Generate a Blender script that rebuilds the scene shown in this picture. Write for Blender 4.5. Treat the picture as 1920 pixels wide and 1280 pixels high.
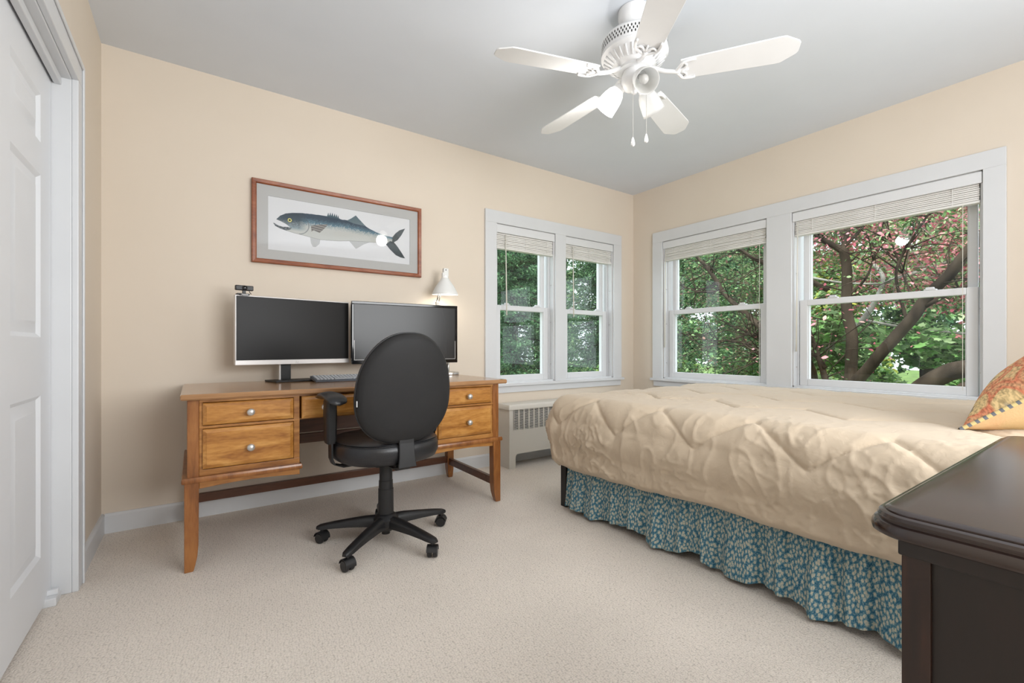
import bpy, math, random
import numpy as np
from mathutils import Vector, Matrix, noise
PI = math.pi
random.seed(7)
rng = np.random.default_rng(7)
for o in list(bpy.data.objects): bpy.data.objects.remove(o)
SC = bpy.context.scene
COL = SC.collection

# ------------------------------------------------------------ camera, sky, lights, exposure
cd = bpy.data.cameras.new('camera'); cam = bpy.data.objects.new('camera', cd); COL.objects.link(cam)
cam.location = (0, 0, .95)
cam.rotation_euler = (PI / 2, 0, -math.radians(34.9))
cd.sensor_width = 36; cd.lens = 16.0; cd.shift_y = 11 / 1920
cd.clip_start = .02; cd.clip_end = 200
SC.camera = cam
vs = SC.view_settings
vs.view_transform = 'Standard'; vs.look = 'None'; vs.gamma = 1; vs.use_curve_mapping = False
vs.exposure = 0.15
w = bpy.data.worlds.new('sky'); SC.world = w; w.use_nodes = True
bg = w.node_tree.nodes['Background']
bg.inputs[0].default_value = (.86, .93, 1, 1); bg.inputs[1].default_value = 3.0

def lamp(name, kind, loc, power, color=(1, 1, 1), size=.1, rot=None, size_y=None):
    d = bpy.data.lights.new(name, kind); d.energy = power; d.color = color
    if kind == 'AREA':
        d.size = size
        if size_y: d.shape = 'RECTANGLE'; d.size_y = size_y
    elif kind == 'SUN': d.angle = size
    else: d.shadow_soft_size = size
    o = bpy.data.objects.new(name, d); COL.objects.link(o); o.location = loc
    if rot: o.rotation_euler = rot
    return o
# bounced flash of the photographer, behind and beside the camera
fl = lamp('bounce_light', 'AREA', (1.55, -1.1, 1.45), 84, (.955, .98, 1), 1.9, size_y=1.3)
fl.rotation_euler = Vector((-.28, 1, .38)).to_track_quat('-Z', 'Y').to_euler()
sun = lamp('sun', 'SUN', (8, 6, 10), 5, (1, .95, .85), .2)
sun.rotation_euler = Vector((.55, .25, -1)).to_track_quat('-Z', 'Y').to_euler()

# ------------------------------------------------------------ materials
def srgb(r, g, b):
    f = lambda c: (c / 255 / 12.92) if c / 255 <= .04045 else ((c / 255 + .055) / 1.055) ** 2.4
    return (f(r), f(g), f(b), 1)
def mat(name, color, rough=.5, metal=0, spec=.5, coat=0, **k):
    m = bpy.data.materials.new(name); m.use_nodes = True
    b = m.node_tree.nodes['Principled BSDF']
    b.inputs['Base Color'].default_value = color if len(color) == 4 else (*color, 1)
    b.inputs['Roughness'].default_value = rough; b.inputs['Metallic'].default_value = metal
    b.inputs['Specular IOR Level'].default_value = spec; b.inputs['Coat Weight'].default_value = coat
    m['b'] = 1
    return m
def nd(m, t, **k):
    n = m.node_tree.nodes.new(t)
    for a, v in k.items(): setattr(n, a, v)
    return n
def lk(m, a, b): m.node_tree.links.new(a, b)
def pb(m): return m.node_tree.nodes['Principled BSDF']
def bump(m, src, strength, dist):
    b = nd(m, 'ShaderNodeBump'); b.inputs['Strength'].default_value = strength; b.inputs['Distance'].default_value = dist
    lk(m, src, b.inputs['Height']); lk(m, b.outputs[0], pb(m).inputs['Normal']); return b
def ramp(m, src, stops):
    r = nd(m, 'ShaderNodeValToRGB'); e = r.color_ramp.elements
    e[0].position, e[0].color = stops[0]; e[1].position, e[1].color = stops[-1]
    for p, c in stops[1:-1]:
        x = e.new(p); x.color = c
    lk(m, src, r.inputs[0]); return r
def coords(m, kind='Object', scale=(1, 1, 1), rot=(0, 0, 0)):
    t = nd(m, 'ShaderNodeTexCoord'); mp = nd(m, 'ShaderNodeMapping')
    mp.inputs['Scale'].default_value = scale; mp.inputs['Rotation'].default_value = rot
    lk(m, t.outputs[kind], mp.inputs[0]); return mp.outputs[0]
def noise_mat(name, c1, c2, scale=8, rough=.6, bumpn=0, bscale=200, spec=.5, coat=0, metal=0, axes=(1, 1, 1)):
    m = mat(name, c1, rough, metal, spec, coat); v = coords(m, scale=axes)
    n = nd(m, 'ShaderNodeTexNoise'); n.inputs['Scale'].default_value = scale; n.inputs['Detail'].default_value = 4
    lk(m, v, n.inputs[0])
    r = ramp(m, n.outputs[0], [(.3, c1), (.7, c2)]); lk(m, r.outputs[0], pb(m).inputs['Base Color'])
    if bumpn:
        n2 = nd(m, 'ShaderNodeTexNoise'); n2.inputs['Scale'].default_value = bscale; n2.inputs['Detail'].default_value = 3
        lk(m, v, n2.inputs[0]); bump(m, n2.outputs[0], bumpn, .002)
    return m
M = {}
M['wall'] = noise_mat('cream_wall_paint', (.735, .645, .54, 1), (.75, .66, .555, 1), 3, .75, .06, 260, .3)
M['ceiling'] = noise_mat('ceiling_paint', (.715, .75, .80, 1), (.735, .77, .82, 1), 3, .85, .08, 220, .2)
M['white'] = noise_mat('white_trim_paint', (.67, .678, .69, 1), (.69, .698, .71, 1), 5, .38, .02, 120)
M['door'] = noise_mat('white_door_paint', (.77, .785, .81, 1), (.79, .805, .83, 1), 4, .42, .05, 300)
M['vinyl'] = mat('white_window_vinyl', (.72, .725, .735), .35)
M['fanwhite'] = noise_mat('white_fan_enamel', (.80, .80, .80, 1), (.83, .83, .83, 1), 6, .35)
M['blind'] = noise_mat('pale_wood_blind', (.74, .72, .68, 1), (.80, .78, .75, 1), 6, .5)
M['cordwhite'] = mat('off_white_cord', (.75, .72, .64), .7)
M['dark'] = mat('dark_void', (.012, .011, .010), .9)
M['radiator'] = mat('radiator_enamel', (.70, .665, .60), .45)
M['black'] = noise_mat('black_plastic', (.010, .010, .011, 1), (.014, .014, .015, 1), 30, .42, .12, 700)
M['leather'] = noise_mat('black_leather', (.012, .012, .014, 1), (.017, .017, .019, 1), 12, .36, .25, 160, .55)
M['shell'] = noise_mat('black_back_shell', (.014, .0135, .014, 1), (.018, .0175, .018, 1), 9, .62, .12, 500, .35)
M['gloss_black'] = mat('gloss_black_bezel', (.006, .006, .007), .08)
M['screen'] = mat('matte_dark_screen', (.012, .011, .0105), .36, spec=.18)
M['screen2'] = mat('satin_dark_screen', (.010, .0095, .009), .25, spec=.34)
M['silver'] = mat('silver_bezel', (.72, .69, .67), .35, .25)
M['steel'] = mat('brushed_steel', (.55, .54, .52), .3, .9)
M['knob'] = mat('satin_nickel', (.62, .60, .57), .32, .7)
M['rubber'] = mat('black_rubber', (.02, .02, .02), .7)
M['keys'] = mat('grey_keys', (.42, .43, .45), .5)
M['keybase'] = mat('dark_grey_keyboard', (.09, .10, .12), .45)
M['matboard'] = mat('grey_mat_board', (.50, .50, .49), .8)
M['darkiron'] = mat('black_bed_iron', (.012, .012, .013), .5)
M['mattress'] = mat('white_mattress', (.7, .7, .68), .9)
M['label'] = mat('pale_tag', (.6, .6, .6), .6)

def wood(name, c1, c2, c3, scale=(3, 3, 3), rough=.3, coat=.25, fine=1):
    m = mat(name, c1, rough, coat=coat); pb(m).inputs['Coat Roughness'].default_value = .18
    v = coords(m, scale=scale)
    n = nd(m, 'ShaderNodeTexNoise'); n.inputs['Scale'].default_value = 2.2; n.inputs['Detail'].default_value = 6; n.inputs['Distortion'].default_value = 1.3
    lk(m, v, n.inputs[0])
    wv = nd(m, 'ShaderNodeTexNoise'); wv.inputs['Scale'].default_value = 22 * fine; wv.inputs['Detail'].default_value = 5
    lk(m, v, wv.inputs[0])
    mx = nd(m, 'ShaderNodeMath', operation='MULTIPLY_ADD'); mx.inputs[1].default_value = .35
    lk(m, wv.outputs[0], mx.inputs[0]); lk(m, n.outputs[0], mx.inputs[2])
    r = ramp(m, mx.outputs[0], [(.45, c1), (.66, c2), (.86, c3)])
    lk(m, r.outputs[0], pb(m).inputs['Base Color']); bump(m, wv.outputs[0], .06, .001)
    return m
o1, o2, o3 = (.20, .070, .014, 1), (.36, .150, .035, 1), (.50, .235, .065, 1)
M['wood_top'] = wood('honey_wood_top', (.31, .155, .065, 1), (.38, .20, .09, 1), (.44, .25, .12, 1), (.6, 5, 5), .2, .35)
M['wood_h'] = wood('honey_wood_across', o1, o2, o3, (1.2, 8, 8))
M['wood_drawer'] = wood('honey_wood_drawer', (.27, .095, .016, 1), (.45, .195, .040, 1), (.60, .30, .080, 1), (1.5, 7, 7), .28)
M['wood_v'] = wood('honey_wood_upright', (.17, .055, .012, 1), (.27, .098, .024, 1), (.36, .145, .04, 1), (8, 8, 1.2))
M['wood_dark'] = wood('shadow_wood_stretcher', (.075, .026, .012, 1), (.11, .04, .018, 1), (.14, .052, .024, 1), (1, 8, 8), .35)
M['frame'] = wood('red_brown_frame', (.19, .050, .018, 1), (.27, .078, .028, 1), (.33, .105, .04, 1), (3, 10, 10), .38, .1)
M['espresso_top'] = wood('espresso_top', (.018, .009, .007, 1), (.023, .011, .009, 1), (.028, .013, .010, 1), (6, 1, 6), .2, .3)
M['espresso'] = wood('espresso_wood', (.006, .0035, .003, 1), (.009, .0045, .0038, 1), (.014, .006, .005, 1), (6, 6, 1), .42, .0)
M['espresso_post'] = wood('espresso_post', (.010, .0045, .0035, 1), (.022, .0085, .0055, 1), (.045, .016, .009, 1), (7, 7, 1), .42, .0)

# carpet: rows of small loops
m = mat('looped_carpet', (.55, .46, .38), .95, spec=.1); M['carpet'] = m
v = coords(m, scale=(1, 1, 1), rot=(0, 0, .12))
n0 = nd(m, 'ShaderNodeTexNoise'); n0.inputs['Scale'].default_value = 55; n0.inputs['Detail'].default_value = 2
lk(m, v, n0.inputs[0])
mxv = nd(m, 'ShaderNodeMixRGB'); mxv.blend_type = 'LINEAR_LIGHT'; mxv.inputs[0].default_value = .010
lk(m, v, mxv.inputs[1]); lk(m, n0.outputs['Color'], mxv.inputs[2])
mp2 = nd(m, 'ShaderNodeMapping'); mp2.inputs['Scale'].default_value = (120, 210, 1); lk(m, mxv.outputs[0], mp2.inputs[0])
vo = nd(m, 'ShaderNodeTexVoronoi'); vo.inputs['Scale'].default_value = 1; vo.inputs['Randomness'].default_value = .55
vo.voronoi_dimensions = '2D'
lk(m, mp2.outputs[0], vo.inputs[0])
r = ramp(m, vo.outputs['Distance'], [(.15, (.92, .835, .745, 1)), (.5, (.79, .715, .635, 1)), (.85, (.55, .485, .42, 1))])
nb = nd(m, 'ShaderNodeTexNoise'); nb.inputs['Scale'].default_value = 3; lk(m, v, nb.inputs[0])
rb = ramp(m, nb.outputs[0], [(.3, (.93, .93, .93, 1)), (.7, (1, 1, 1, 1))])
mm = nd(m, 'ShaderNodeMixRGB'); mm.blend_type = 'MULTIPLY'; mm.inputs[0].default_value = 1
lk(m, r.outputs[0], mm.inputs[1]); lk(m, rb.outputs[0], mm.inputs[2]); lk(m, mm.outputs[0], pb(m).inputs['Base Color'])
inv = nd(m, 'ShaderNodeMath', operation='SUBTRACT'); inv.inputs[0].default_value = 1; lk(m, vo.outputs['Distance'], inv.inputs[1])
bump(m, inv.outputs[0], .55, .004)

# comforter
m = mat('tan_comforter_cotton', (.60, .49, .365), .85, spec=.2); M['comforter'] = m
pb(m).inputs['Sheen Weight'].default_value = .15
v = coords(m); n1 = nd(m, 'ShaderNodeTexNoise'); n1.inputs['Scale'].default_value = 20; n1.inputs['Detail'].default_value = 4; n1.inputs['Distortion'].default_value = 1.5
lk(m, v, n1.inputs[0]); bump(m, n1.outputs[0], .30, .007)

# floral bed skirt (UV in metres)
m = mat('blue_floral_cotton', (.05, .13, .2), .9, spec=.15); M['floral'] = m
v = coords(m, 'UV', (64, 52, 1), (0, 0, .5))
vo = nd(m, 'ShaderNodeTexVoronoi'); vo.voronoi_dimensions = '2D'; vo.inputs['Randomness'].default_value = .8; vo.inputs['Scale'].default_value = 1
lk(m, v, vo.inputs[0])
n1 = nd(m, 'ShaderNodeTexNoise'); n1.inputs['Scale'].default_value = 3.5; n1.inputs['Detail'].default_value = 1; lk(m, v, n1.inputs[0])
ad = nd(m, 'ShaderNodeMath', operation='MULTIPLY_ADD'); ad.inputs[1].default_value = .55; lk(m, n1.outputs[0], ad.inputs[0]); lk(m, vo.outputs['Distance'], ad.inputs[2])
r = ramp(m, ad.outputs[0], [(.0, (.66, .55, .38, 1)), (.57, (.50, .50, .42, 1)), (.64, (.16, .26, .27, 1)), (.74, (.065, .19, .27, 1)), (1, (.03, .12, .20, 1))])
r.color_ramp.elements[0].position = .1
n3 = nd(m, 'ShaderNodeTexNoise'); n3.inputs['Scale'].default_value = 2.6; n3.inputs['Detail'].default_value = 3; lk(m, v, n3.inputs[0])
r3 = ramp(m, n3.outputs[0], [(.50, (0, 0, 0, 1)), (.58, (1, 1, 1, 1))])
m3 = nd(m, 'ShaderNodeMixRGB'); m3.inputs[2].default_value = (.26, .38, .38, 1); lk(m, r.outputs[0], m3.inputs[1])
m4 = nd(m, 'ShaderNodeMath', operation='MULTIPLY'); m4.inputs[1].default_value = .55; lk(m, r3.outputs[0], m4.inputs[0]); lk(m, m4.outputs[0], m3.inputs[0])
lk(m, m3.outputs[0], pb(m).inputs['Base Color'])

# embroidered cushion (UV)
m = mat('paisley_weave', (.6, .3, .15), .9, spec=.1); M['paisley'] = m
v = coords(m, 'UV', (1, 1, 1))
vo = nd(m, 'ShaderNodeTexVoronoi'); vo.voronoi_dimensions = '2D'; vo.inputs['Scale'].default_value = 8.0; vo.inputs['Randomness'].default_value = .7
n1 = nd(m, 'ShaderNodeTexNoise'); n1.inputs['Scale'].default_value = 9; lk(m, v, n1.inputs[0])
mxv = nd(m, 'ShaderNodeMixRGB'); mxv.blend_type = 'LINEAR_LIGHT'; mxv.inputs[0].default_value = .05
lk(m, v, mxv.inputs[1]); lk(m, n1.outputs['Color'], mxv.inputs[2]); lk(m, mxv.outputs[0], vo.inputs[0])
Y_, R_, G_, O_ = (.74, .56, .30, 1), (.66, .22, .13, 1), (.22, .20, .17, 1), (.72, .42, .24, 1)
r = ramp(m, vo.outputs['Distance'], [(0, G_), (.12, (.40, .34, .26, 1)), (.17, Y_), (.36, Y_), (.42, R_), (.52, O_), (.62, R_), (.7, Y_), (.85, O_)])
n2 = nd(m, 'ShaderNodeTexNoise'); n2.inputs['Scale'].default_value = 110; n2.inputs['Detail'].default_value = 4; lk(m, v, n2.inputs[0])
rr = ramp(m, n2.outputs[0], [(.36, (.40, .38, .33, 1)), (.58, (1.15, 1.12, 1.05, 1))])
mm = nd(m, 'ShaderNodeMixRGB'); mm.blend_type = 'MULTIPLY'; mm.inputs[0].default_value = .7
lk(m, r.outputs[0], mm.inputs[1]); lk(m, rr.outputs[0], mm.inputs[2]); lk(m, mm.outputs[0], pb(m).inputs['Base Color'])
bump(m, n2.outputs[0], .4, .003)
M['yellowweave'] = noise_mat('yellow_weave', (.66, .50, .27, 1), (.72, .44, .24, 1), 14, .9, .4, 180, .1)
m = mat('striped_piping', (.6, .5, .3), .9); M['piping'] = m
v = coords(m, 'UV', (13, 1, 1)); wv = nd(m, 'ShaderNodeTexWave'); wv.inputs['Scale'].default_value = 1; lk(m, v, wv.inputs[0])
r = ramp(m, wv.outputs[0], [(.55, (.70, .55, .25, 1)), (.65, (.16, .17, .19, 1))]); lk(m, r.outputs[0], pb(m).inputs['Base Color'])

def glass_mat(name, tint, gloss_rough=0.0, strength=1.0):
    m = bpy.data.materials.new(name); m.use_nodes = True; nt = m.node_tree; nt.nodes.clear()
    out = nt.nodes.new('ShaderNodeOutputMaterial'); mx = nt.nodes.new('ShaderNodeMixShader')
    tr = nt.nodes.new('ShaderNodeBsdfTransparent'); tr.inputs[0].default_value = (*tint, 1)
    gl = nt.nodes.new('ShaderNodeBsdfGlossy'); gl.inputs['Roughness'].default_value = gloss_rough
    lw = nt.nodes.new('ShaderNodeFresnel'); ge = nt.nodes.new('ShaderNodeNewGeometry'); mr = nt.nodes.new('ShaderNodeMapRange')
    mr.inputs[3].default_value = 1.36; mr.inputs[4].default_value = 1 / 1.36
    nt.links.new(ge.outputs['Backfacing'], mr.inputs[0]); nt.links.new(mr.outputs[0], lw.inputs[0])
    nt.links.new(lw.outputs[0], mx.inputs[0]); nt.links.new(tr.outputs[0], mx.inputs[1]); nt.links.new(gl.outputs[0], mx.inputs[2])
    nt.links.new(mx.outputs[0], out.inputs[0]); return m
M['glass'] = glass_mat('window_glass', (.97, .985, .98))
M['pglass'] = glass_mat('picture_glass', (.99, .99, .99))
def emit_mat(name, color, strength, base=(.9, .9, .9)):
    m = mat(name, base, .4); b = pb(m); b.inputs['Emission Color'].default_value = (*color, 1); b.inputs['Emission Strength'].default_value = strength
    return m
M['lit_glass'] = emit_mat('lit_frosted_glass', (1, .97, .9), 3.2)
M['bulb_lit'] = emit_mat('lit_bulb', (1, .95, .85), 9)
m = mat('frosted_glass', (.86, .86, .85), .3); M['shade_glass'] = m
_mx = nd(m, 'ShaderNodeMixShader'); _mx.inputs[0].default_value = .45; _t = nd(m, 'ShaderNodeBsdfTranslucent'); _t.inputs[0].default_value = (.92, .92, .91, 1)
lk(m, pb(m).outputs[0], _mx.inputs[1]); lk(m, _t.outputs[0], _mx.inputs[2]); lk(m, _mx.outputs[0], m.node_tree.nodes['Material Output'].inputs[0])
M['bulb'] = mat('unlit_bulb', (.55, .54, .52), .15)
M['lamp_enamel'] = mat('white_lamp_enamel', (.82, .82, .80), .3)
M['lamp_in'] = emit_mat('lit_lamp_interior', (1, .93, .8), 2.0)
def attr_mat(name, attr, rough=.8, transl=0.0, spec=.3):
    m = mat(name, (.5, .5, .5), rough, spec=spec); a = nd(m, 'ShaderNodeAttribute'); a.attribute_name = attr
    lk(m, a.outputs['Color'], pb(m).inputs['Base Color'])
    if transl:
        out = m.node_tree.nodes['Material Output']; mx = nd(m, 'ShaderNodeMixShader'); mx.inputs[0].default_value = transl
        t = nd(m, 'ShaderNodeBsdfTranslucent'); lk(m, a.outputs['Color'], t.inputs[0])
        lk(m, pb(m).outputs[0], mx.inputs[1]); lk(m, t.outputs[0], mx.inputs[2]); lk(m, mx.outputs[0], out.inputs[0])
    return m
M['print'] = attr_mat('fish_print_inks', 'ink', .7)
M['leaf'] = attr_mat('leaf_colours', 'leaf', .55, .35, .25)
M['bark'] = noise_mat('tree_bark', (.020, .015, .011, 1), (.075, .058, .043, 1), 9, .9, .9, 30, .1, axes=(1, 1, .3))
M['palebark'] = noise_mat('pale_bark', (.20, .19, .17, 1), (.42, .41, .37, 1), 12, .9, .6, 40, .1)
M['ground'] = noise_mat('garden_ground', (.045, .075, .02, 1), (.12, .20, .05, 1), 2.5, .95, .5, 25, .1)
M['housewhite'] = mat('pale_blue_siding', (.45, .55, .70), .8)

# ------------------------------------------------------------ mesh helpers
class MB:
    """collects shapes and links them as one mesh object"""
    def __init__(s): s.v = []; s.f = []; s.uv = None; s.col = None
    def add(s, vs_, fs):
        b = len(s.v); s.v += [tuple(p) for p in vs_]; s.f += [tuple(i + b for i in f) for f in fs]; return s
    def box(s, x0, x1, y0, y1, z0, z1):
        x0, x1 = sorted((x0, x1)); y0, y1 = sorted((y0, y1)); z0, z1 = sorted((z0, z1))
        return s.add([(x, y, z) for z in (z0, z1) for y in (y0, y1) for x in (x0, x1)],
                     [(0, 2, 3, 1), (4, 5, 7, 6), (0, 1, 5, 4), (2, 6, 7, 3), (0, 4, 6, 2), (1, 3, 7, 5)])
    def prism(s, poly, axis, a, b):
        """2-D polygon extruded along axis; poly in the two remaining axes in order"""
        def p3(u, v, w): return {0: (w, u, v), 1: (u, w, v), 2: (u, v, w)}[axis]
        n = len(poly); vs_ = [p3(*p, a) for p in poly] + [p3(*p, b) for p in poly]
        fs = [tuple(range(n))[::-1], tuple(range(n, 2 * n))] + [(i, (i + 1) % n, n + (i + 1) % n, n + i) for i in range(n)]
        return s.add(vs_, fs)
    def rings(s, rings, cap0=True, cap1=True, closed=True):
        n = len(rings[0]); vs_ = [p for r in rings for p in r]; fs = []
        for k in range(len(rings) - 1):
            for i in range(n if closed else n - 1):
                j = (i + 1) % n; fs.append((k * n + i, k * n + j, (k + 1) * n + j, (k + 1) * n + i))
        if cap0: fs.append(tuple(range(n))[::-1])
        if cap1: fs.append(tuple((len(rings) - 1) * n + i for i in range(n)))
        return s.add(vs_, fs)
    def lathe(s, prof, c=(0, 0, 0), axis=(0, 0, 1), seg=32, cap=True):
        q = Vector((0, 0, 1)).rotation_difference(Vector(axis)).to_matrix(); c = Vector(c)
        rr = [[c + q @ Vector((r * math.cos(2 * PI * i / seg), r * math.sin(2 * PI * i / seg), z)) for i in range(seg)] for r, z in prof]
        return s.rings(rr, cap, cap)
    def tube(s, pts, rad, seg=10, cap=True):
        pts = [Vector(p) for p in pts]; n = len(pts)
        if not hasattr(rad, '__len__'): rad = [rad] * n
        rr = []; u = None
        for k in range(n):
            d = (pts[min(k + 1, n - 1)] - pts[max(k - 1, 0)]).normalized()
            if u is None: u = d.orthogonal().normalized()
            u = (u - d * u.dot(d)); u = u.normalized() if u.length > 1e-6 else d.orthogonal().normalized()
            v = d.cross(u)
            rr.append([pts[k] + (u * math.cos(2 * PI * i / seg) + v * math.sin(2 * PI * i / seg)) * rad[k] for i in range(seg)])
        return s.rings(rr, cap, cap)
    def slab(s, x0, x1, y0, y1, r, prof, seg=6):
        """rounded-corner slab; prof is a list of (inset, z)"""
        rr = []
        for ins, z in prof:
            ring = []
            R = max(r - ins, .0006)
            for cx, cy, a0 in ((x1 - r, y1 - r, 0), (x0 + r, y1 - r, PI / 2), (x0 + r, y0 + r, PI), (x1 - r, y0 + r, 1.5 * PI)):
                for k in range(seg + 1):
                    a = a0 + PI / 2 * k / seg; ring.append((cx + R * math.cos(a), cy + R * math.sin(a), z))
            rr.append(ring)
        return s.rings(rr)
    def build(s, name, m, parent=None, bevel=0, smooth=False, bseg=2, auto=None):
        me = bpy.data.meshes.new(name); me.from_pydata([tuple(p) for p in s.v], [], s.f); me.validate(); me.update()
        ms = m if isinstance(m, (list, tuple)) else [m]
        for x in ms: me.materials.append(x)
        if s.uv is not None:
            l = me.uv_layers.new(name='UVMap'); idx = np.zeros(len(me.loops), dtype=np.int32); me.loops.foreach_get('vertex_index', idx)
            l.data.foreach_set('uv', np.asarray(s.uv, dtype=np.float32)[idx].ravel())
        if s.col is not None:
            a = me.color_attributes.new(s.col[0], 'FLOAT_COLOR', 'POINT'); c = np.ones((len(s.v), 4), dtype=np.float32); c[:, :3] = s.col[1]
            a.data.foreach_set('color', c.ravel())
        if smooth or auto:
            me.polygons.foreach_set('use_smooth', [True] * len(me.polygons))
            if auto: me.set_sharp_from_angle(angle=math.radians(auto))
        o = bpy.data.objects.new(name, me); COL.objects.link(o)
        if parent: o.parent = parent
        if bevel:
            b = o.modifiers.new('b', 'BEVEL'); b.width = bevel; b.segments = bseg; b.limit_method = 'ANGLE'; b.angle_limit = math.radians(40)
        return o
def thing(name, label=None, cat=None, loc=(0, 0, 0), rz=0, group=None, kind=None):
    o = bpy.data.objects.new(name, None); COL.objects.link(o); o.location = loc; o.rotation_euler = (0, 0, rz)
    o.empty_display_size = .05
    return tag(o, label, cat, group, kind)
def tag(o, label=None, cat=None, group=None, kind=None):
    if label: o['label'] = label
    if cat: o['category'] = cat
    if group: o['group'] = group
    if kind: o['kind'] = kind
    return o
def smoothpts(pts, n=8):
    """Catmull-Rom through points"""
    P = [Vector(p) for p in pts]; P = [P[0] * 2 - P[1]] + P + [P[-1] * 2 - P[-2]]; out = []
    for i in range(1, len(P) - 2):
        for k in range(n):
            t = k / n; a, b, c, d = P[i - 1:i + 3]
            out.append(.5 * ((2 * b) + (c - a) * t + (2 * a - 5 * b + 4 * c - d) * t * t + (3 * b - a - 3 * c + d) * t ** 3))
    out.append(P[-2]); return out
def struct(o): return tag(o, kind='structure')

# ------------------------------------------------------------ room shell
XL, XR, YB, YF, H = -.39, 3.67, 3.10, -1.7, 2.5
T = .16
struct(MB().box(XL - .9, XR + T, YF - T, YB + T, -.1, 0).build('floor', M['carpet']))
struct(MB().box(XL - .9, XR + T, YF - T, YB + T, H, H + .1).build('ceiling', M['ceiling']))
def wall_with_holes(axis, a0, a1, p0, p1, holes, zt=H):
    """wall along axis 0 (x) or 1 (y); holes = (u0,u1,z0,z1)"""
    b = MB(); us = sorted({a0, a1, *[h[0] for h in holes], *[h[1] for h in holes]})
    def put(u0, u1, z0, z1):
        if z1 - z0 < 1e-6: return
        b.box(u0, u1, p0, p1, z0, z1) if axis == 0 else b.box(p0, p1, u0, u1, z0, z1)
    for u0, u1 in zip(us[:-1], us[1:]):
        hh = [h for h in holes if h[0] <= u0 + 1e-6 and h[1] >= u1 - 1e-6]
        if hh: put(u0, u1, 0, hh[0][2]); put(u0, u1, hh[0][3], zt)
        else: put(u0, u1, 0, zt)
    return b
WA = [(2.0, 2.62), (2.742, 3.365)]; WB = [(1.772, 2.738), (.587, 1.592)]; ZS, ZH = .655, 1.955
struct(wall_with_holes(0, XL - T, XR + T, YB, YB + T, [(a, b, ZS, ZH) for a, b in WA]).build('wall_back', M['wall']))
struct(wall_with_holes(1, YF, YB, XR, XR + T, [(a, b, ZS, ZH) for a, b in WB]).build('wall_right', M['wall']))
struct(wall_with_holes(1, YF, YB, XL - .14, XL, [(.533, 2.437, 0, 2.001)]).build('wall_left', M['wall']))
struct(MB().box(XL - .9, XR + T, YF - T, YF, 0, H).build('wall_front', M['wall']))
b = MB().box(XL - .9, XL - .85, .4, 2.6, 0, H).box(XL - .85, XL - .14, .4, .45, 0, H).box(XL - .85, XL - .14, 2.55, 2.6, 0, H)
struct(b.build('wall_closet', M['wall']))
BP = lambda t, hh: [(0, 0), (t, 0), (t, hh - .012), (t * .55, hh), (0, hh)]
struct(MB().prism([(YB - u, z) for u, z in BP(.014, .10)], 0, XL + .014, XR - .0).build('baseboard_back', M['white']))
struct(MB().prism([(XL + u, z) for u, z in BP(.014, .10)], 1, 2.512, YB).build('baseboard_left', M['white']))
struct(MB().prism([(XR - u, z) for u, z in BP(.014, .10)], 1, YF, YB - .014).build('baseboard_right', M['white']))

# closet casing, jambs and sliding six panel door
b = MB().box(XL, XL + .02, 2.42, 2.505, 0, 1.99).box(XL, XL + .02, .45, 2.505, 1.99, 2.08)
b.box(XL + .02, XL + .027, 2.487, 2.505, 0, 2.08).box(XL + .02, XL + .027, .45, 2.487, 2.062, 2.08)
b.box(XL, XL + .02, .465, .55, 0, 1.99)
b.box(XL - .145, XL, 2.42, 2.436, 0, 1.99).box(XL - .145, XL, .534, .55, 0, 1.99)
b.box(XL - .145, XL, .534, 2.436, 1.985, 2.0).box(XL - .05, XL - .028, .55, 2.42, 1.955, 1.985)
struct(b.build('trim_1', M['white'], bevel=.003))
dX = -.447
d = thing('door_1', loc=(dX, 1.97, 0), kind='structure')
def panel_door(y0, y1, z0, z1):
    """relief front skin with raised panels facing +X, local origin at (dX,1.97,0)"""
    b = MB(); W = y1 - y0
    ys = [y0, y0 + .14, y0 + .14 + .352, y0 + .14 + .352 + .11, y1 - .14, y1]
    zs = [(.205, .78), (.985, 1.56), (1.675, 1.845)]
    ca = [(ys[1], ys[2]), (ys[3], ys[4])]
    zz = sorted({z0, z1, *[z for p in zs for z in p]}); yy = sorted({y0, y1, *[y for p in ca for y in p]})
    for i in range(len(yy) - 1):
        for j in range(len(zz) - 1):
            a0, a1, c0, c1 = yy[i], yy[i + 1], zz[j], zz[j + 1]
            if (a0, a1) in ca and (c0, c1) in zs:
                prof = [(0, 0), (.006, -.004), (.014, -.010), (.03, -.010), (.052, -.002), (.058, -.002)]
                rr = [[(x, a0 + t, c0 + t), (x, a1 - t, c0 + t), (x, a1 - t, c1 - t), (x, a0 + t, c1 - t)] for t, x in prof]
                b.rings(rr, False, True)
            else: b.add([(0, a0, c0), (0, a1, c0), (0, a1, c1), (0, a0, c1)], [(0, 1, 2, 3)])
    b.box(-.034, -.012, y0, y1, z0, z1)
    b.add([(0, y0, z0), (-.012, y0, z0), (-.012, y0, z1), (0, y0, z1)], [(0, 1, 2, 3)]).add([(0, y1, z0), (-.012, y1, z0), (-.012, y1, z1), (0, y1, z1)], [(3, 2, 1, 0)])
    b.add([(0, y0, z0), (0, y1, z0), (-.012, y1, z0), (-.012, y0, z0)], [(3, 2, 1, 0)]).add([(0, y0, z1), (0, y1, z1), (-.012, y1, z1), (-.012, y0, z1)], [(0, 1, 2, 3)])
    return b
panel_door(-.62, .447, .018, 1.972).build('door_slab', M['door'], d, auto=25)
MB().box(-.02, .0, -1.38, .445, 1.974, 1.985).build('door_track', M['dark'], d)
d2 = thing('door_2', loc=(dX - .045, 1.1, 0), kind='structure')
panel_door(-.54, .52, .018, 1.972).build('door_slab', M['door'], d2, auto=25)
MB().box(-.02, .030, .36, .44, 0, .03).box(-.02, .030, .39, .41, .03, .05).build('door_guide', M['vinyl'], d, bevel=.003)

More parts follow.
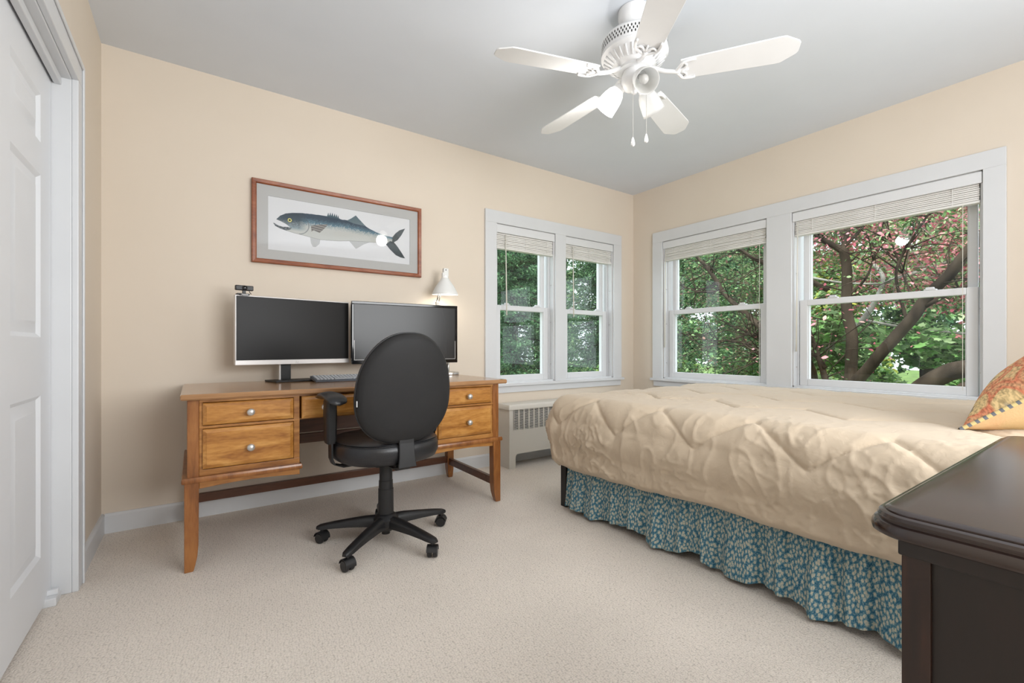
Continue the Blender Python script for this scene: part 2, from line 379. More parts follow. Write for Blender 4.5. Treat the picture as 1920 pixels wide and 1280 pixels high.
# ------------------------------------------------------------ windows
def casing(name, P, u0, u1, openings, mull, horn=.012):
    """P(u,n,z): u along the wall, n out into the room"""
    def bx(b, ua, ub, na, nb, z0, z1):
        p, q = P(ua, na, z0), P(ub, nb, z1); b.box(p[0], q[0], p[1], q[1], p[2], q[2])
    b = MB()
    lo, hi = min(u0, u1), max(u0, u1)
    op = sorted([tuple(sorted(o)) for o in openings])
    bx(b, lo, hi, 0, .02, ZH, 2.055)
    bx(b, lo, op[0][0], 0, .02, ZS, ZH); bx(b, op[1][1], hi, 0, .02, ZS, ZH)
    bx(b, op[0][1], op[1][0], 0, .02, ZS, ZH)
    bx(b, lo + .01, hi - .01, 0, .018, .578, .633)          # apron
    bx(b, lo - horn, hi + horn, 0, .045, .633, .656)       # stool
    for o in op:                                             # jamb liners
        bx(b, o[0], o[0] + .012, -T, 0, ZS, ZH); bx(b, o[1] - .012, o[1], -T, 0, ZS, ZH)
        bx(b, o[0], o[1], -T, 0, ZH - .012, ZH); bx(b, o[0], o[1], -T - .03, 0, ZS - .02, ZS + .012)
        for e in (o[0] + .012, o[1] - .012 - .012): bx(b, e, e + .012, -.075, -.05, ZS, ZH)   # track ridges
    return struct(b.build(name, M['white'], bevel=.002))
PA = lambda u, n, z: (u, YB - n, z)
PB = lambda u, n, z: (XR - n, u, z)
casing('trim_2', PA, 1.893, 3.475, WA, None)
casing('trim_3', PB, .496, 2.847, WB, None)
def window(i, P, u0, u1):
    root = thing('window_%d' % i, loc=P((u0 + u1) / 2, -.08, ZS), kind='structure'); c = root.location
    def bx(b, ua, ub, na, nb, z0, z1):
        p, q = P(ua, na, z0), P(ub, nb, z1); b.box(p[0] - c[0], q[0] - c[0], p[1] - c[1], q[1] - c[1], p[2] - c[2], q[2] - c[2])
    def sash(nm, a, b_, na, nb, z0, z1, st, bot, top):
        b = MB(); bx(b, a, a + st, na, nb, z0, z1); bx(b, b_ - st, b_, na, nb, z0, z1)
        bx(b, a + st, b_ - st, na, nb, z0, z0 + bot); bx(b, a + st, b_ - st, na, nb, z1 - top, z1)
        s = b.build(nm, M['vinyl'], root, bevel=.004)
        g = MB(); m_ = (na + nb) / 2; bx(g, a + st - .004, b_ - st + .004, m_ - .002, m_ + .002, z0 + bot - .004, z1 - top + .004)
        g.build('pane', M['glass'], s)
        t = MB()
        for aa, bb in ((a + st, a + st + .006), (b_ - st - .006, b_ - st)): bx(t, aa, bb, na - .012, nb - .012, z0 + bot, z1 - top)
        t.build('glazing_bead', M['vinyl'], s)
        return s
    sash('upper_sash', u0 + .038, u1 - .038, -.122, -.092, 1.262, ZH - .012, .04, .036, .05)
    lo = sash('lower_sash', u0 + .028, u1 - .028, -.084, -.050, ZS + .010, 1.302, .052, .052, .042)
    for f in (.24, .76):
        uu = u0 + (u1 - u0) * f; b = MB(); bx(b, uu - .030, uu + .030, -.082, -.048, 1.302, 1.310); bx(b, uu - .018, uu + .022, -.074, -.055, 1.310, 1.322)
        b.build('sash_lock', M['vinyl'], root, bevel=.003)
    b = MB()
    for e in (u0 + .014, u1 - .020):
        for z in (.80, 1.17, 1.50): bx(b, e, e + .006, -.032, -.026, z, z + .006)
    b.build('screw_cap', M['steel'], root)
for i, (P, (a, b_)) in enumerate(((PA, WA[0]), (PA, WA[1]), (PB, WB[0]), (PB, WB[1]))): window(i + 1, P, a, b_)

def blind(P, u0, u1, zb, wand, zw, cord, label):
    root = thing('window_blind', label, 'blind', P((u0 + u1) / 2, .0, ZH), group='raised wooden blinds in the windows'); c = root.location
    def bx(b, ua, ub, na, nb, z0, z1):
        p, q = P(ua, na, z0), P(ub, nb, z1); b.box(p[0] - c[0], q[0] - c[0], p[1] - c[1], q[1] - c[1], p[2] - c[2], q[2] - c[2])
    b = MB(); bx(b, u0 + .004, u1 - .004, -.004, .012, 1.884, ZH - .006); b.build('valance', M['vinyl'], root, bevel=.003)
    b = MB(); bx(b, u0 + .014, u1 - .014, -.045, -.006, 1.905, ZH - .013); b.build('headrail', M['vinyl'], root)
    b = MB(); n = 9; z0 = zb + .016; st = (1.898 - z0) / n
    for k in range(n):
        j = random.uniform(-.003, .003); z = z0 + k * st
        bx(b, u0 + .015 + abs(j), u1 - .015 - abs(j), -.048 + j, -.004 + j, z, z + st * .80)
    b.build('slats', M['blind'], root, bevel=.001)
    b = MB(); bx(b, u0 + .014, u1 - .014, -.049, -.001, zb, zb + .014); b.build('bottom_rail', M['blind'], root, bevel=.002)
    for f in (.13, .5, .87):
        uu = u0 + (u1 - u0) * f; b = MB(); bx(b, uu - .002, uu + .002, -.0035, -.0015, zb, 1.9); b.build('ladder_cord', M['blind'], root)
    b = MB(); p = [Vector(P(*q)) - c for q in ((wand, .014, 1.87), (wand + .004, .016, (1.87 + zw) / 2), (wand + .010, .014, zw))]
    b.tube(p, [.0035, .0045, .006], 8); b.build('tilt_wand', M['cordwhite'], root, smooth=True)
    if cord is not None:
        b = MB(); p = [Vector(P(*q)) - c for q in ((cord, -.002, zb + .01), (cord, .003, 1.3), (cord, .002, .70))]
        b.tube(p, .0016, 6); b.build('lift_cord', M['cordwhite'], root)
blind(PA, *WA[0], 1.757, 2.09, 1.215, None, 'short blind pulled up in the window nearest the desk lamp')
blind(PA, *WA[1], 1.762, 2.83, 1.23, None, 'short blind pulled up in the window just left of the room corner')
blind(PB, *WB[0], 1.768, 2.70, .95, 1.835, 'blind pulled up in the window just right of the room corner')
blind(PB, *WB[1], 1.776, 1.55, .92, .672, 'wide blind pulled up in the large window behind the cushion')

# ------------------------------------------------------------ desk
dk = thing('writing_desk', 'honey wood desk with drawers on both sides and nickel knobs', 'desk', (.77, 2.67, 0)); D0 = Vector((.77, 2.67, 0))
class WB_(MB):
    """world coordinates, stored relative to an origin"""
    def __init__(s, o): super().__init__(); s.o = Vector(o)
    def add(s, vs_, fs): return super().add([Vector(p) - s.o for p in vs_], fs)
DB = lambda: WB_(D0)
yf, yr = 2.36, 3.02
DB().slab(-.05, 1.59, yf - .03, yr + .02, .006, [(.006, .727), (0, .733), (0, .746), (.008, .752)]).build('desk_top', M['wood_top'], dk, auto=40)
def leg(x0, x1, y0, y1, sx, sy):
    b = DB(); rr = []
    for z, t in ((.385, 0), (.11, .002), (.06, .006), (.025, .013), (0, .020)):
        xa, xb = (x0, x1 - t) if sx < 0 else (x0 + t, x1)
        ya, yb = (y0, y1 - t) if sy < 0 else (y0 + t, y1)
        rr.append([(xa, ya, z), (xb, ya, z), (xb, yb, z), (xa, yb, z)])
    b.rings(rr[::-1])
    o = .01
    b.box(x0 + (o if sx < 0 else 0), x1 - (o if sx > 0 else 0), y0 + (.008 if sy < 0 else 0), y1 - (.008 if sy > 0 else 0), .385, .728)
    return b.build('leg', M['wood_v'], dk, bevel=.003)
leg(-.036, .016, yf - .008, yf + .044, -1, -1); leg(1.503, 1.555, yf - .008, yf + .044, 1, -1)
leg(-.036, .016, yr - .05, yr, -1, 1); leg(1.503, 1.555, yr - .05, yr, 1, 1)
for x0, x1 in ((.016, .412), (1.107, 1.503)):
    b = DB().box(x0, x1, yf + .004, yr - .01, .72, .728).box(x0, x1, yf + .004, yr - .01, .385, .405)
    inner = x1 if x0 < .5 else x0
    b.box(x0, x0 + .014, yf + .004, yr - .01, .4, .725).box(x1 - .026 if x0 < .5 else x1 - .014, x1, yf + .004, yr - .01, .4, .725)
    if x0 > .5: b.box(x0, x0 + .026, yf + .004, yr - .01, .4, .725)
    b.box(x0, x1, yr - .02, yr - .008, .4, .725)
    b.box(x0, x1, yf, yf + .02, .713, .728).box(x0, x1, yf, yf + .02, .600, .612).box(x0, x1, yf, yf + .02, .40, .425)
    b.build('pedestal_case', M['wood_h'], dk, bevel=.002)
    b = DB(); a0, a1 = (-.046, .422) if x0 < .5 else (1.097, 1.565)
    b.slab(a0, a1, yf - .016, yr + .004, .004, [(.004, .374), (0, .379), (0, .389), (.009, .398)])
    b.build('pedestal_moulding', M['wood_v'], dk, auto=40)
    b = DB(); n = 12; pts = [(x0, .378)] + [(x1, .378)] + [(x1 - (x1 - x0) * k / n, .345 + .010 * math.sin(PI * k / n)) for k in range(n + 1)]
    b.prism(pts, 1, yf + .0, yf + .018); b.prism([(p[0], p[1]) for p in pts], 1, yr - .03, yr - .012)
    b.box(inner - (.012 if x0 < .5 else 0), inner + (0 if x0 < .5 else .012), yf + .018, yr - .03, .350, .378)
    b.build('lower_apron', M['wood_h'], dk, bevel=.002)
def drawer(x0, x1, z0, z1, knobs):
    b = DB(); Y0 = yf + .003
    b.box(x0, x1, Y0, yf + .25, z0, z1)
    prof = [(0, Y0), (0, Y0 - .007), (.004, Y0 - .010), (.010, Y0 - .013), (.016, Y0 - .016)]
    b.rings([[(x0 + t, y, z0 + t), (x1 - t, y, z0 + t), (x1 - t, y, z1 - t), (x0 + t, y, z1 - t)] for t, y in prof], False, True)
    o = b.build('drawer', M['wood_drawer'], dk, bevel=.0015)
    for kx, kz in knobs:
        DB().lathe([(.006, 0), (.005, .010), (.013, .016), (.0165, .022), (.0155, .029), (.009, .034), (.001, .035)], (kx, Y0 - .016, kz), (0, -1, 0), 20).build('knob', M['knob'], o, smooth=True)
drawer(.028, .384, .615, .711, [(.206, .662)]); drawer(.028, .384, .428, .598, [(.206, .505)])
drawer(1.135, 1.491, .615, .711, [(1.322, .662)]); drawer(1.135, 1.491, .428, .598, [(1.322, .510)])
drawer(.42, 1.099, .610, .716, [(.518, .662), (1.0, .662)])
DB().box(.412, 1.107, yf + .012, yf + .03, .716, .728).box(.412, 1.107, yf + .015, yf + .26, .604, .610).build('drawer_rail', M['wood_h'], dk, bevel=.001)
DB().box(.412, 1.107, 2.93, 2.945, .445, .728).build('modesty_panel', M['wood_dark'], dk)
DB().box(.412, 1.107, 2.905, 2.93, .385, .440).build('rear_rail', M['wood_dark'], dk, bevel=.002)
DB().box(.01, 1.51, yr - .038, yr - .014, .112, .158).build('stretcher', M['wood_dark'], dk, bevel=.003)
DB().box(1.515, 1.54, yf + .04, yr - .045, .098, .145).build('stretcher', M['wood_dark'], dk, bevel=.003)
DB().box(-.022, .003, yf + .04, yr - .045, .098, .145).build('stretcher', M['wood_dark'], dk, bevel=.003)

# ------------------------------------------------------------ monitors, webcam, keyboard, lamp
def mon_frame(name, label, loc, rz): return thing(name, label, 'monitor', loc, rz)
TZ = .7525
mA = mon_frame('computer_monitor', 'slim silver-edged monitor with dark screen under the left end of the fish picture', (.492, 2.925, TZ), math.radians(9))
w_ = .318; zb, zt = .100, .484
MB().box(-w_, w_, -.006, .024, zb, zt).build('housing', M['silver'], mA, bevel=.004)
MB().box(-w_ + .006, w_ - .006, -.0085, -.005, zb + .027, zt - .006).build('screen', M['screen'], mA)
MB().box(-w_, w_, -.010, -.004, zb, zb + .026).build('chin_bezel', M['silver'], mA, bevel=.002)
b = MB().tube([(-.006, -.0115, zb + .007), (-.002, -.0115, zb + .019)], .0009, 6).tube([(-.0055, -.0115, zb + .0125), (-.001, -.0115, zb + .013)], .0009, 6)
b.tube([(.003, -.0115, zb + .004), (.006, -.0115, zb + .015)], .0009, 6).tube([(.006, -.0115, zb + .015), (.009, -.0115, zb + .012)], .0009, 6)
b.build('maker_mark', M['steel'], mA)
MB().box(-.12, .12, .022, .045, zb + .06, zt - .07).build('rear_bulge', M['black'], mA, bevel=.01)
MB().box(-.075, -.02, .03, .055, .01, .32).build('stand_neck', M['black'], mA, bevel=.003)
MB().box(-.083, -.075, .034, .05, .01, .30).build('neck_trim', M['silver'], mA)
MB().prism([(-.135, -.085), (.085, -.085), (.10, .075), (-.15, .075)], 2, 0, .010).build('stand_base', M['black'], mA, bevel=.003)

mB = mon_frame('computer_monitor', 'glossy black wide monitor partly behind the office chair', (1.16, 2.88, TZ), math.radians(-4))
w_ = .358; zb, zt = .092, .488
b = MB()
for q in ((-w_, w_, zb, zb + .024), (-w_, w_, zt - .018, zt), (-w_, -w_ + .015, zb + .024, zt - .018), (w_ - .015, w_, zb + .024, zt - .018)): b.box(q[0], q[1], -.012, .01, q[2], q[3])
b.build('bezel', M['gloss_black'], mB, bevel=.003)
b = MB(); zi = zb + .0255
for q in ((-w_ + .016, w_ - .016, zi, zi + .0016), (-w_ + .016, -w_ + .0176, zi, zb + .15), (w_ - .0176, w_ - .016, zi, zb + .15)): b.box(q[0], q[1], -.009, -.003, q[2], q[3])
b.build('inner_bezel_line', M['silver'], mB)
MB().box(-w_ + .01, w_ - .01, -.006, .004, zb + .02, zt - .015).build('screen', M['screen2'], mB)
MB().box(-w_ + .002, w_ - .002, .008, .04, zb + .002, zt - .002).build('housing', M['black'], mB, bevel=.012)
MB().box(-.04, .04, .03, .06, .01, .25).build('stand_neck', M['black'], mB, bevel=.005)
MB().slab(-.14, .16, -.055, .11, .03, [(0, 0), (0, .008), (.006, .012)]).build('stand_base', M['gloss_black'], mB, auto=40)

wc = thing('webcam', 'small black webcam clipped on the top left of the slim monitor', 'webcam', (.222, 2.884, TZ + .486), math.radians(9))
MB().box(-.044, .044, -.016, .006, .022, .049).build('camera_bar', M['black'], wc, bevel=.004)
MB().lathe([(.0125, 0), (.0125, .006), (.010, .007), (.006, .005)], (0, -.016, .0355), (0, -1, 0), 20).build('lens', M['gloss_black'], wc, auto=40)
b = MB().box(-.008, .008, -.008, .004, .006, .024).box(-.034, .026, -.012, .03, .0, .006).box(-.022, .022, -.020, -.011, -.006, .004)
b.tube([(.022, -.012, .024), (.026, -.012, .012), (.034, -.008, .004)], .0022, 6)
b.build('clip', M['black'], wc, bevel=.0015)
MB().box(-.015, .016, -.0215, -.0195, -.003, .002).build('clip_label', M['label'], wc)

kb = thing('keyboard', 'dark keyboard with pale keys lying on the desk left of the chair back', 'keyboard', (.782, 2.80, TZ), math.radians(1))
MB().prism([(-.075, 0), (-.06, 0), (.075, .012), (.075, .030), (-.06, .012), (-.075, .007)], 0, -.225, .225).build('keyboard_body', M['keybase'], kb, bevel=.003)
k0 = None; s_ = .0150
for rrow in range(6):
    y = .058 - rrow * .0205; z = .0105 + (y + .06) * .133
    x = -.214
    while x < .205:
        wd = .1 if (rrow == 5 and -.13 < x < -.09) else .0158
        if wd > .05:
            MB().box(x, x + wd, y - .008, y + .008, z, z + .008).build('space_bar', M['keys'], kb, bevel=.001); x += wd + .0035; continue
        if k0 is None:
            bb = MB().rings([[(-.0079, -.0082, 0), (.0079, -.0082, 0), (.0079, .0082, 0), (-.0079, .0082, 0)], [(-.0062, -.0062, .007), (.0062, -.0062, .007), (.0062, .007, .007), (-.0062, .007, .007)]])
            k0 = bb.build('key', M['keys'], kb); kk = k0
        else: kk = k0.copy(); COL.objects.link(kk); kk.parent = kb
        kk.location = (x + .008, y, z); x += .0195 if abs(x - .06) > .012 else .03
        if rrow == 5 and x > .0: pass

dl = thing('desk_lamp', 'lit white desk lamp rising behind the black monitor', 'lamp', (1.515, 2.985, TZ))
MB().lathe([(.075, 0), (.078, .004), (.078, .016), (.07, .021), (.012, .024)], (0, 0, 0), seg=40).build('lamp_base', M['steel'], dl, auto=35)
MB().tube([(0, 0, .02), (.0, 0, .10)], .009, 12).build('lamp_post', M['steel'], dl, smooth=True)
b = MB()
for dx in (-.012, .006): b.tube([(dx, .01, .09), (-.04 + dx, .015, .30), (-.085 + dx, .0, .505)], .0045, 8)
b.build('lower_arm', M['steel'], dl, smooth=True)
MB().box(-.098, -.075, -.012, .012, .485, .525).build('elbow_joint', M['steel'], dl, bevel=.004)
b = MB()
for dx in (-.008, .008): b.tube([(-.085 + dx, .0, .515), (-.062 + dx, -.01, .62), (-.035 + dx, -.02, .745)], .0045, 8)
b.build('upper_arm', M['steel'], dl, smooth=True)
b = MB().box(-.052, -.014, -.038, -.010, .705, .765).box(-.060, -.046, -.034, -.014, .700, .735)
b.lathe([(.022, .690), (.024, .70), (.022, .715)], (-.037, -.024, 0), seg=20)
b.build('swivel_bracket', M['lamp_enamel'], dl, bevel=.004)
MB().tube([(-.037, -.040, .752), (-.037, -.006, .752)], .004, 8).build('swivel_bolt', M['rubber'], dl)
tilt = Vector((-.02, -.05, 1)).normalized(); lc = Vector((-.040, -.030, .575))
b = MB().lathe([(.093, .0), (.094, .003), (.086, .022), (.070, .052), (.050, .082), (.034, .104), (.028, .118), (.020, .122)], lc, tilt, 40, False)
b.lathe([(.020, .121), (.027, .116), (.032, .103), (.048, .081), (.068, .051), (.084, .021), (.092, .001)], lc, tilt, 40, False)
b.build('lamp_shade', M['lamp_enamel'], dl, auto=60)
MB().lathe([(.089, .010), (.066, .050), (.046, .080), (.02, .1)], lc, tilt, 40, False).build('shade_liner', M['lamp_in'], dl, smooth=True)
MB().lathe([(.001, -.001), (.02, .004), (.028, .02), (.026, .04), (.015, .065), (.013, .1)], lc, tilt, 20).build('bulb', M['bulb_lit'], dl, smooth=True)
lamp('desk_lamp_light', 'POINT', Vector((1.515, 2.985, TZ)) + lc + Vector((0, 0, -.02)), .45, (1, .90, .75), .03)

# ------------------------------------------------------------ framed fish print
PX0, PX1, PZ0, PZ1 = .276, 1.346, 1.455, 1.952
fp = thing('framed_picture', 'long wooden frame with a print of a dark blue fish', 'picture', (.811, 3.10, 1.70)); FO = Vector((.811, 3.10, 1.70))
b = WB_(FO); t = .026
prof = [(0, 3.098), (0, 3.074), (.004, 3.070), (.020, 3.072), (.026, 3.078), (.026, 3.088)]
rr = [[(PX0 + i, y, PZ0 + i), (PX1 - i, y, PZ0 + i), (PX1 - i, y, PZ1 - i), (PX0 + i, y, PZ1 - i)] for i, y in prof]
b.rings(rr, False, False); b.build('frame', M['frame'], fp)
b = WB_(FO); ox0, ox1, oz0, oz1 = .363, 1.262, 1.540, 1.863; Y0, Y1 = 3.084, 3.088
for q in ((PX0 + .02, ox0, PZ0 + .02, PZ1 - .02), (ox1, PX1 - .02, PZ0 + .02, PZ1 - .02), (ox0, ox1, PZ0 + .02, oz0), (ox0, ox1, oz1, PZ1 - .02)): b.box(q[0], q[1], Y0, Y1, q[2], q[3])
b.build('mat_board', M['matboard'], fp)
WB_(FO).box(PX0 + .022, PX1 - .022, 3.0800, 3.0812, PZ0 + .022, PZ1 - .022).build('picture_glass', M['pglass'], fp)
body = [(.407,1.728),(.428,1.753),(.459,1.772),(.496,1.782),(.549,1.79),(.604,1.793),(.66,1.795),(.706,1.795),(.753,1.795),(.794,1.788),(.837,1.79),(.88,1.79),(.904,1.787),(.936,1.775),(.974,1.755),(1.025,1.737),(1.065,1.728),(1.105,1.722),(1.139,1.72),(1.142,1.684),(1.118,1.658),(1.088,1.664),(1.052,1.669),(.987,1.664),(.92,1.660),(.837,1.653),(.776,1.644),(.718,1.64),(.66,1.637),(.599,1.645),(.549,1.653),(.506,1.658),(.464,1.667),(.459,1.669),(.49,1.688),(.459,1.709),(.433,1.72)]
tailu = [(1.228,1.794),(1.187,1.776),(1.156,1.749),(1.135,1.72),(1.132,1.68),(1.145,1.685),(1.173,1.705),(1.2,1.742)]
taill = [(1.088,1.664),(1.118,1.632),(1.159,1.597),(1.194,1.585),(1.228,1.582),(1.2,1.622),(1.173,1.658),(1.145,1.687),(1.118,1.691)]
jaw = [(.391,1.704),(.397,1.704),(.417,1.693),(.443,1.688),(.472,1.691),(.493,1.689),(.485,1.676),(.459,1.668),(.428,1.676),(.402,1.687)]
pect = [(.604,1.72),(.655,1.734),(.706,1.744),(.689,1.718),(.655,1.68),(.621,1.693),(.607,1.682)]
spines = [(.7,1.792),(.709,1.820),(.713,1.798),(.722,1.824),(.726,1.799),(.734,1.824),(.74,1.799),(.748,1.821),(.753,1.799),(.760,1.819),(.765,1.797),(.770,1.813),(.775,1.794),(.788,1.788)]
dorsal = [(.825,1.787),(.855,1.807),(.883,1.83),(.907,1.807),(.95,1.768),(.867,1.775)]
pelv = [(.599,1.648),(.66,1.64),(.655,1.611),(.632,1.587),(.615,1.588),(.604,1.61)]
anal = [(.837,1.657),(.861,1.631),(.883,1.608),(.898,1.616),(.936,1.644),(.987,1.668)]
def inside(poly, X, Z):
    r = np.zeros(X.shape, bool); n = len(poly)
    for i in range(n):
        x0, z0 = poly[i]; x1, z1 = poly[(i + 1) % n]
        c = ((z0 > Z) != (z1 > Z)); xx = (x1 - x0) * (Z - z0) / (z1 - z0 + 1e-12) + x0
        r ^= c & (X < xx)
    return r
nx, nz = 620, 226
gx = np.linspace(ox0 - .003, ox1 + .003, nx); gz = np.linspace(oz0 - .003, oz1 + .003, nz)
X, Z = np.meshgrid(gx, gz); C = np.zeros((nz, nx, 3)); C[:] = (.74, .75, .77)
rn = rng.random((nz, nx)); soft = rn.copy()
for _ in range(3): soft = (soft + np.roll(soft, 1, 0) + np.roll(soft, -1, 0) + np.roll(soft, 1, 1) + np.roll(soft, -1, 1)) / 5
soft = (soft - .5) * 6
lines = np.sin(X * 900 + Z * 500) * .5 + .5
def paint(mask, col): C[mask] = np.broadcast_to(col, C.shape)[mask]
def lerp(a, b, t): t = np.clip(t, 0, 1)[..., None]; return np.array(a) * (1 - t) + np.array(b) * t
cen = np.interp(X, [.39, .5, .6, .8, 1.0, 1.14], [1.715, 1.715, 1.715, 1.72, 1.708, 1.69])
hb = inside(body, X, Z)
# thin grey fins
for p in (pelv, anal):
    paint(inside(p, X, Z), lerp((.50, .51, .51), (.40, .41, .41), lines * .5 + soft * .2))
tt = (Z - cen) / .045 + soft * .25 + .15
bodyc = lerp((.52, .53, .50), (.10, .20, .26), tt * 1.1)
bodyc = np.where((tt > .55)[..., None], lerp((.10, .20, .26), (.020, .045, .075), (tt - .55) / .75), bodyc)
head = np.clip((.585 - X) / .05, 0, 1) * np.clip((Z - 1.672) / .02, 0, 1)
bodyc = bodyc * (1 - .8 * head[..., None]) + lerp((.16, .25, .30), (.022, .04, .055), (Z - 1.69) / .04 + soft * .4 + np.clip((.50 - X) / .1, 0, 1) * .3) * .8 * head[..., None]
gill = (np.abs(np.hypot((X - .53) / .062, (Z - 1.715) / .058) - 1) < .05) & (X > .535)
bodyc = np.where(gill[..., None], bodyc * .45 + np.array((.02, .03, .04)), bodyc)
paint(hb, bodyc)
edge = hb & ~(np.roll(hb, 2, 0) & np.roll(hb, -2, 0)) & (Z < cen); C[edge] = C[edge] * .6
paint(inside(spines, X, Z), lerp((.03, .07, .10), (.06, .11, .14), lines))
paint(inside(dorsal, X, Z), lerp((.05, .09, .11), (.17, .24, .27), lines * .8 + (1.80 - Z) * 4))
paint(inside(tailu, X, Z), lerp((.045, .055, .06), (.16, .19, .20), lines * .5 + soft * .3))
paint(inside(taill, X, Z), lerp((.035, .045, .05), (.13, .16, .17), lines * .5 + soft * .3))
paint(inside(jaw, X, Z), lerp((.03, .04, .045), (.22, .25, .26), soft * .6 + .2))
paint(inside(pect, X, Z), lerp((.09, .085, .08), (.30, .28, .25), np.sin((X - .6) * 60 + (Z - 1.7) * 420) * .5 + .5))
er = np.hypot(X - .482, Z - 1.735)
paint(er < .0135, np.array((.02, .03, .03))); paint(er < .0115, np.array((.72, .68, .20))); paint(er < .0062, np.array((.005, .005, .005)))
vv = np.stack([X - FO.x, np.full_like(X, 3.0885 - FO.y), Z - FO.z], -1).reshape(-1, 3)
idx = np.arange(nx * nz).reshape(nz, nx)
ff = np.stack([idx[:-1, :-1], idx[:-1, 1:], idx[1:, 1:], idx[1:, :-1]], -1).reshape(-1, 4)
b = MB(); b.v = [tuple(p) for p in vv.tolist()]; b.f = [tuple(f) for f in ff.tolist()]; b.col = ('ink', C.reshape(-1, 3))
pr_ = b.build('fish_print', M['print'], fp); pr_['label'] = 'print of a long dark blue fish with an open mouth'

# ------------------------------------------------------------ wall outlet and cords behind the desk
ol = thing('wall_outlet', 'pale outlet with a black plug low on the wall behind the desk', 'outlet', (.505, 3.10, .30))
MB().box(-.036, .036, -.006, 0, -.058, .058).build('cover_plate', M['radiator'], ol, bevel=.002)
cr = WB_((.505, 3.07, .27)); cr.box(.49, .525, 3.055, 3.093, .262, .295)
p = smoothpts([(.515, 3.06, .27), (.60, 3.02, .225), (.70, 3.0, .165), (.80, 3.0, .150), (.90, 3.0, .20), (1.02, 2.98, .30), (1.08, 2.93, .40), (1.08, 2.95, .44)])
cr.tube(p, .0035, 8); tag(cr.build('power_cord', M['rubber'], auto=50), 'black power cord sagging from the outlet under the desk', 'cord')
cr = WB_((.50, 3.07, .3)); p = smoothpts([(.535, 3.07, .40), (.545, 3.065, .33), (.53, 3.06, .27), (.545, 3.06, .22), (.52, 3.06, .17), (.465, 3.07, .10), (.46, 3.07, .014)])
cr.tube(p, .003, 8); tag(cr.build('power_cord', M['rubber'], smooth=True), 'thin black cord hanging straight down beside the left drawers', 'cord')
cr = WB_((.62, 2.98, TZ)); p = smoothpts([(.59, 2.965, TZ + .14), (.585, 2.98, TZ + .07), (.57, 2.99, TZ + .02), (.55, 3.0, TZ + .004), (.5, 3.02, TZ + .004)])
cr.tube(p, .002, 6); tag(cr.build('monitor_cable', M['rubber'], smooth=True), 'thin dark cable hanging behind the slim monitor onto the desk', 'cable')

# ------------------------------------------------------------ office chair
ch = thing('office_chair', 'black leather office chair on five castors in front of the desk', 'chair', (.77, 2.185, 0), math.radians(3))
MB().lathe([(.030, .055), (.036, .065), (.058, .085), (.060, .118), (.045, .135), (.036, .142)], seg=32).build('hub', M['black'], ch, auto=40)
def blob_ring(cx, cy, z, rx, ry, p=2.4, n=64, back=0):
    out = []
    for i in range(n):
        a = 2 * PI * i / n; c, s = math.cos(a), math.sin(a)
        x = rx * abs(c) ** (2 / p) * (1 if c >= 0 else -1); y = ry * abs(s) ** (2 / p) * (1 if s >= 0 else -1)
        out.append((cx + x, cy + y, z))
    return out
for k in range(5):
    a = math.radians(1 + 72 * k); dv = Vector((math.cos(a), math.sin(a), 0)); sv = Vector((-math.sin(a), math.cos(a), 0)); rr = []
    for t, zc, hw, hh in ((.035, .105, .026, .026), (.10, .103, .025, .023), (.18, .096, .022, .018), (.25, .088, .021, .014), (.29, .082, .021, .012), (.318, .078, .018, .010), (.332, .075, .010, .006)):
        c = dv * t + Vector((0, 0, zc)); rr.append([c + sv * (hw * x) + Vector((0, 0, hh * z)) for x, z in ((-1, -1), (1, -1), (1, .2), (.7, .85), (0, 1.05), (-.7, .85), (-1, .2))])
    lg = MB().rings(rr).build('base_leg', M['black'], ch, auto=50)
    c = dv * .308; ca = a + (0.9, 1.3, 1.1, -.4, .6)[k]; hv = Vector((math.cos(ca), math.sin(ca), 0))
    b = MB()
    for s in (-1, 1):
        b.lathe([(.001, -.009), (.022, -.009), (.0255, -.004), (.0255, .004), (.022, .009), (.001, .009)], c + hv * s * .0135 + Vector((0, 0, .0255)), hv, 24)
    wv = Vector((-hv.y, hv.x, 0)); rr = []
    for j in range(9):
        th = PI * (-.05 + 1.0 * j / 8); q = c + Vector((0, 0, .027)) + wv * (.030 * math.cos(th)) + Vector((0, 0, .030 * math.sin(th)))
        q2 = c + Vector((0, 0, .027)) + wv * (.027 * math.cos(th)) + Vector((0, 0, .027 * math.sin(th)))
        rr.append([q - hv * .024, q + hv * .024, q2 + hv * .024, q2 - hv * .024])
    b.rings(rr); b.lathe([(.008, .045), (.008, .075)], c, seg=12)
    b.build('castor', M['black'], lg, auto=40)
b = MB().lathe([(.037, .135), (.036, .26), (.034, .262), (.033, .30), (.031, .302), (.030, .40)], seg=32)
b.build('gas_column_cover', M['black'], ch, auto=30)
MB().lathe([(.02, .04), (.02, .14)], seg=20).build('gas_column', M['black'], ch)
b = MB().box(-.09, .09, -.11, .10, .395, .425).box(-.035, .035, -.20, -.08, .392, .418)
b.tube([(.09, -.02, .405), (.17, -.03, .40), (.21, -.03, .395)], .006, 8)
b.build('tilt_mechanism', M['black'], ch, bevel=.006)
MB().box(-.012, .012, -.125, -.105, .402, .414).build('adjustment_lever', M['label'], ch)
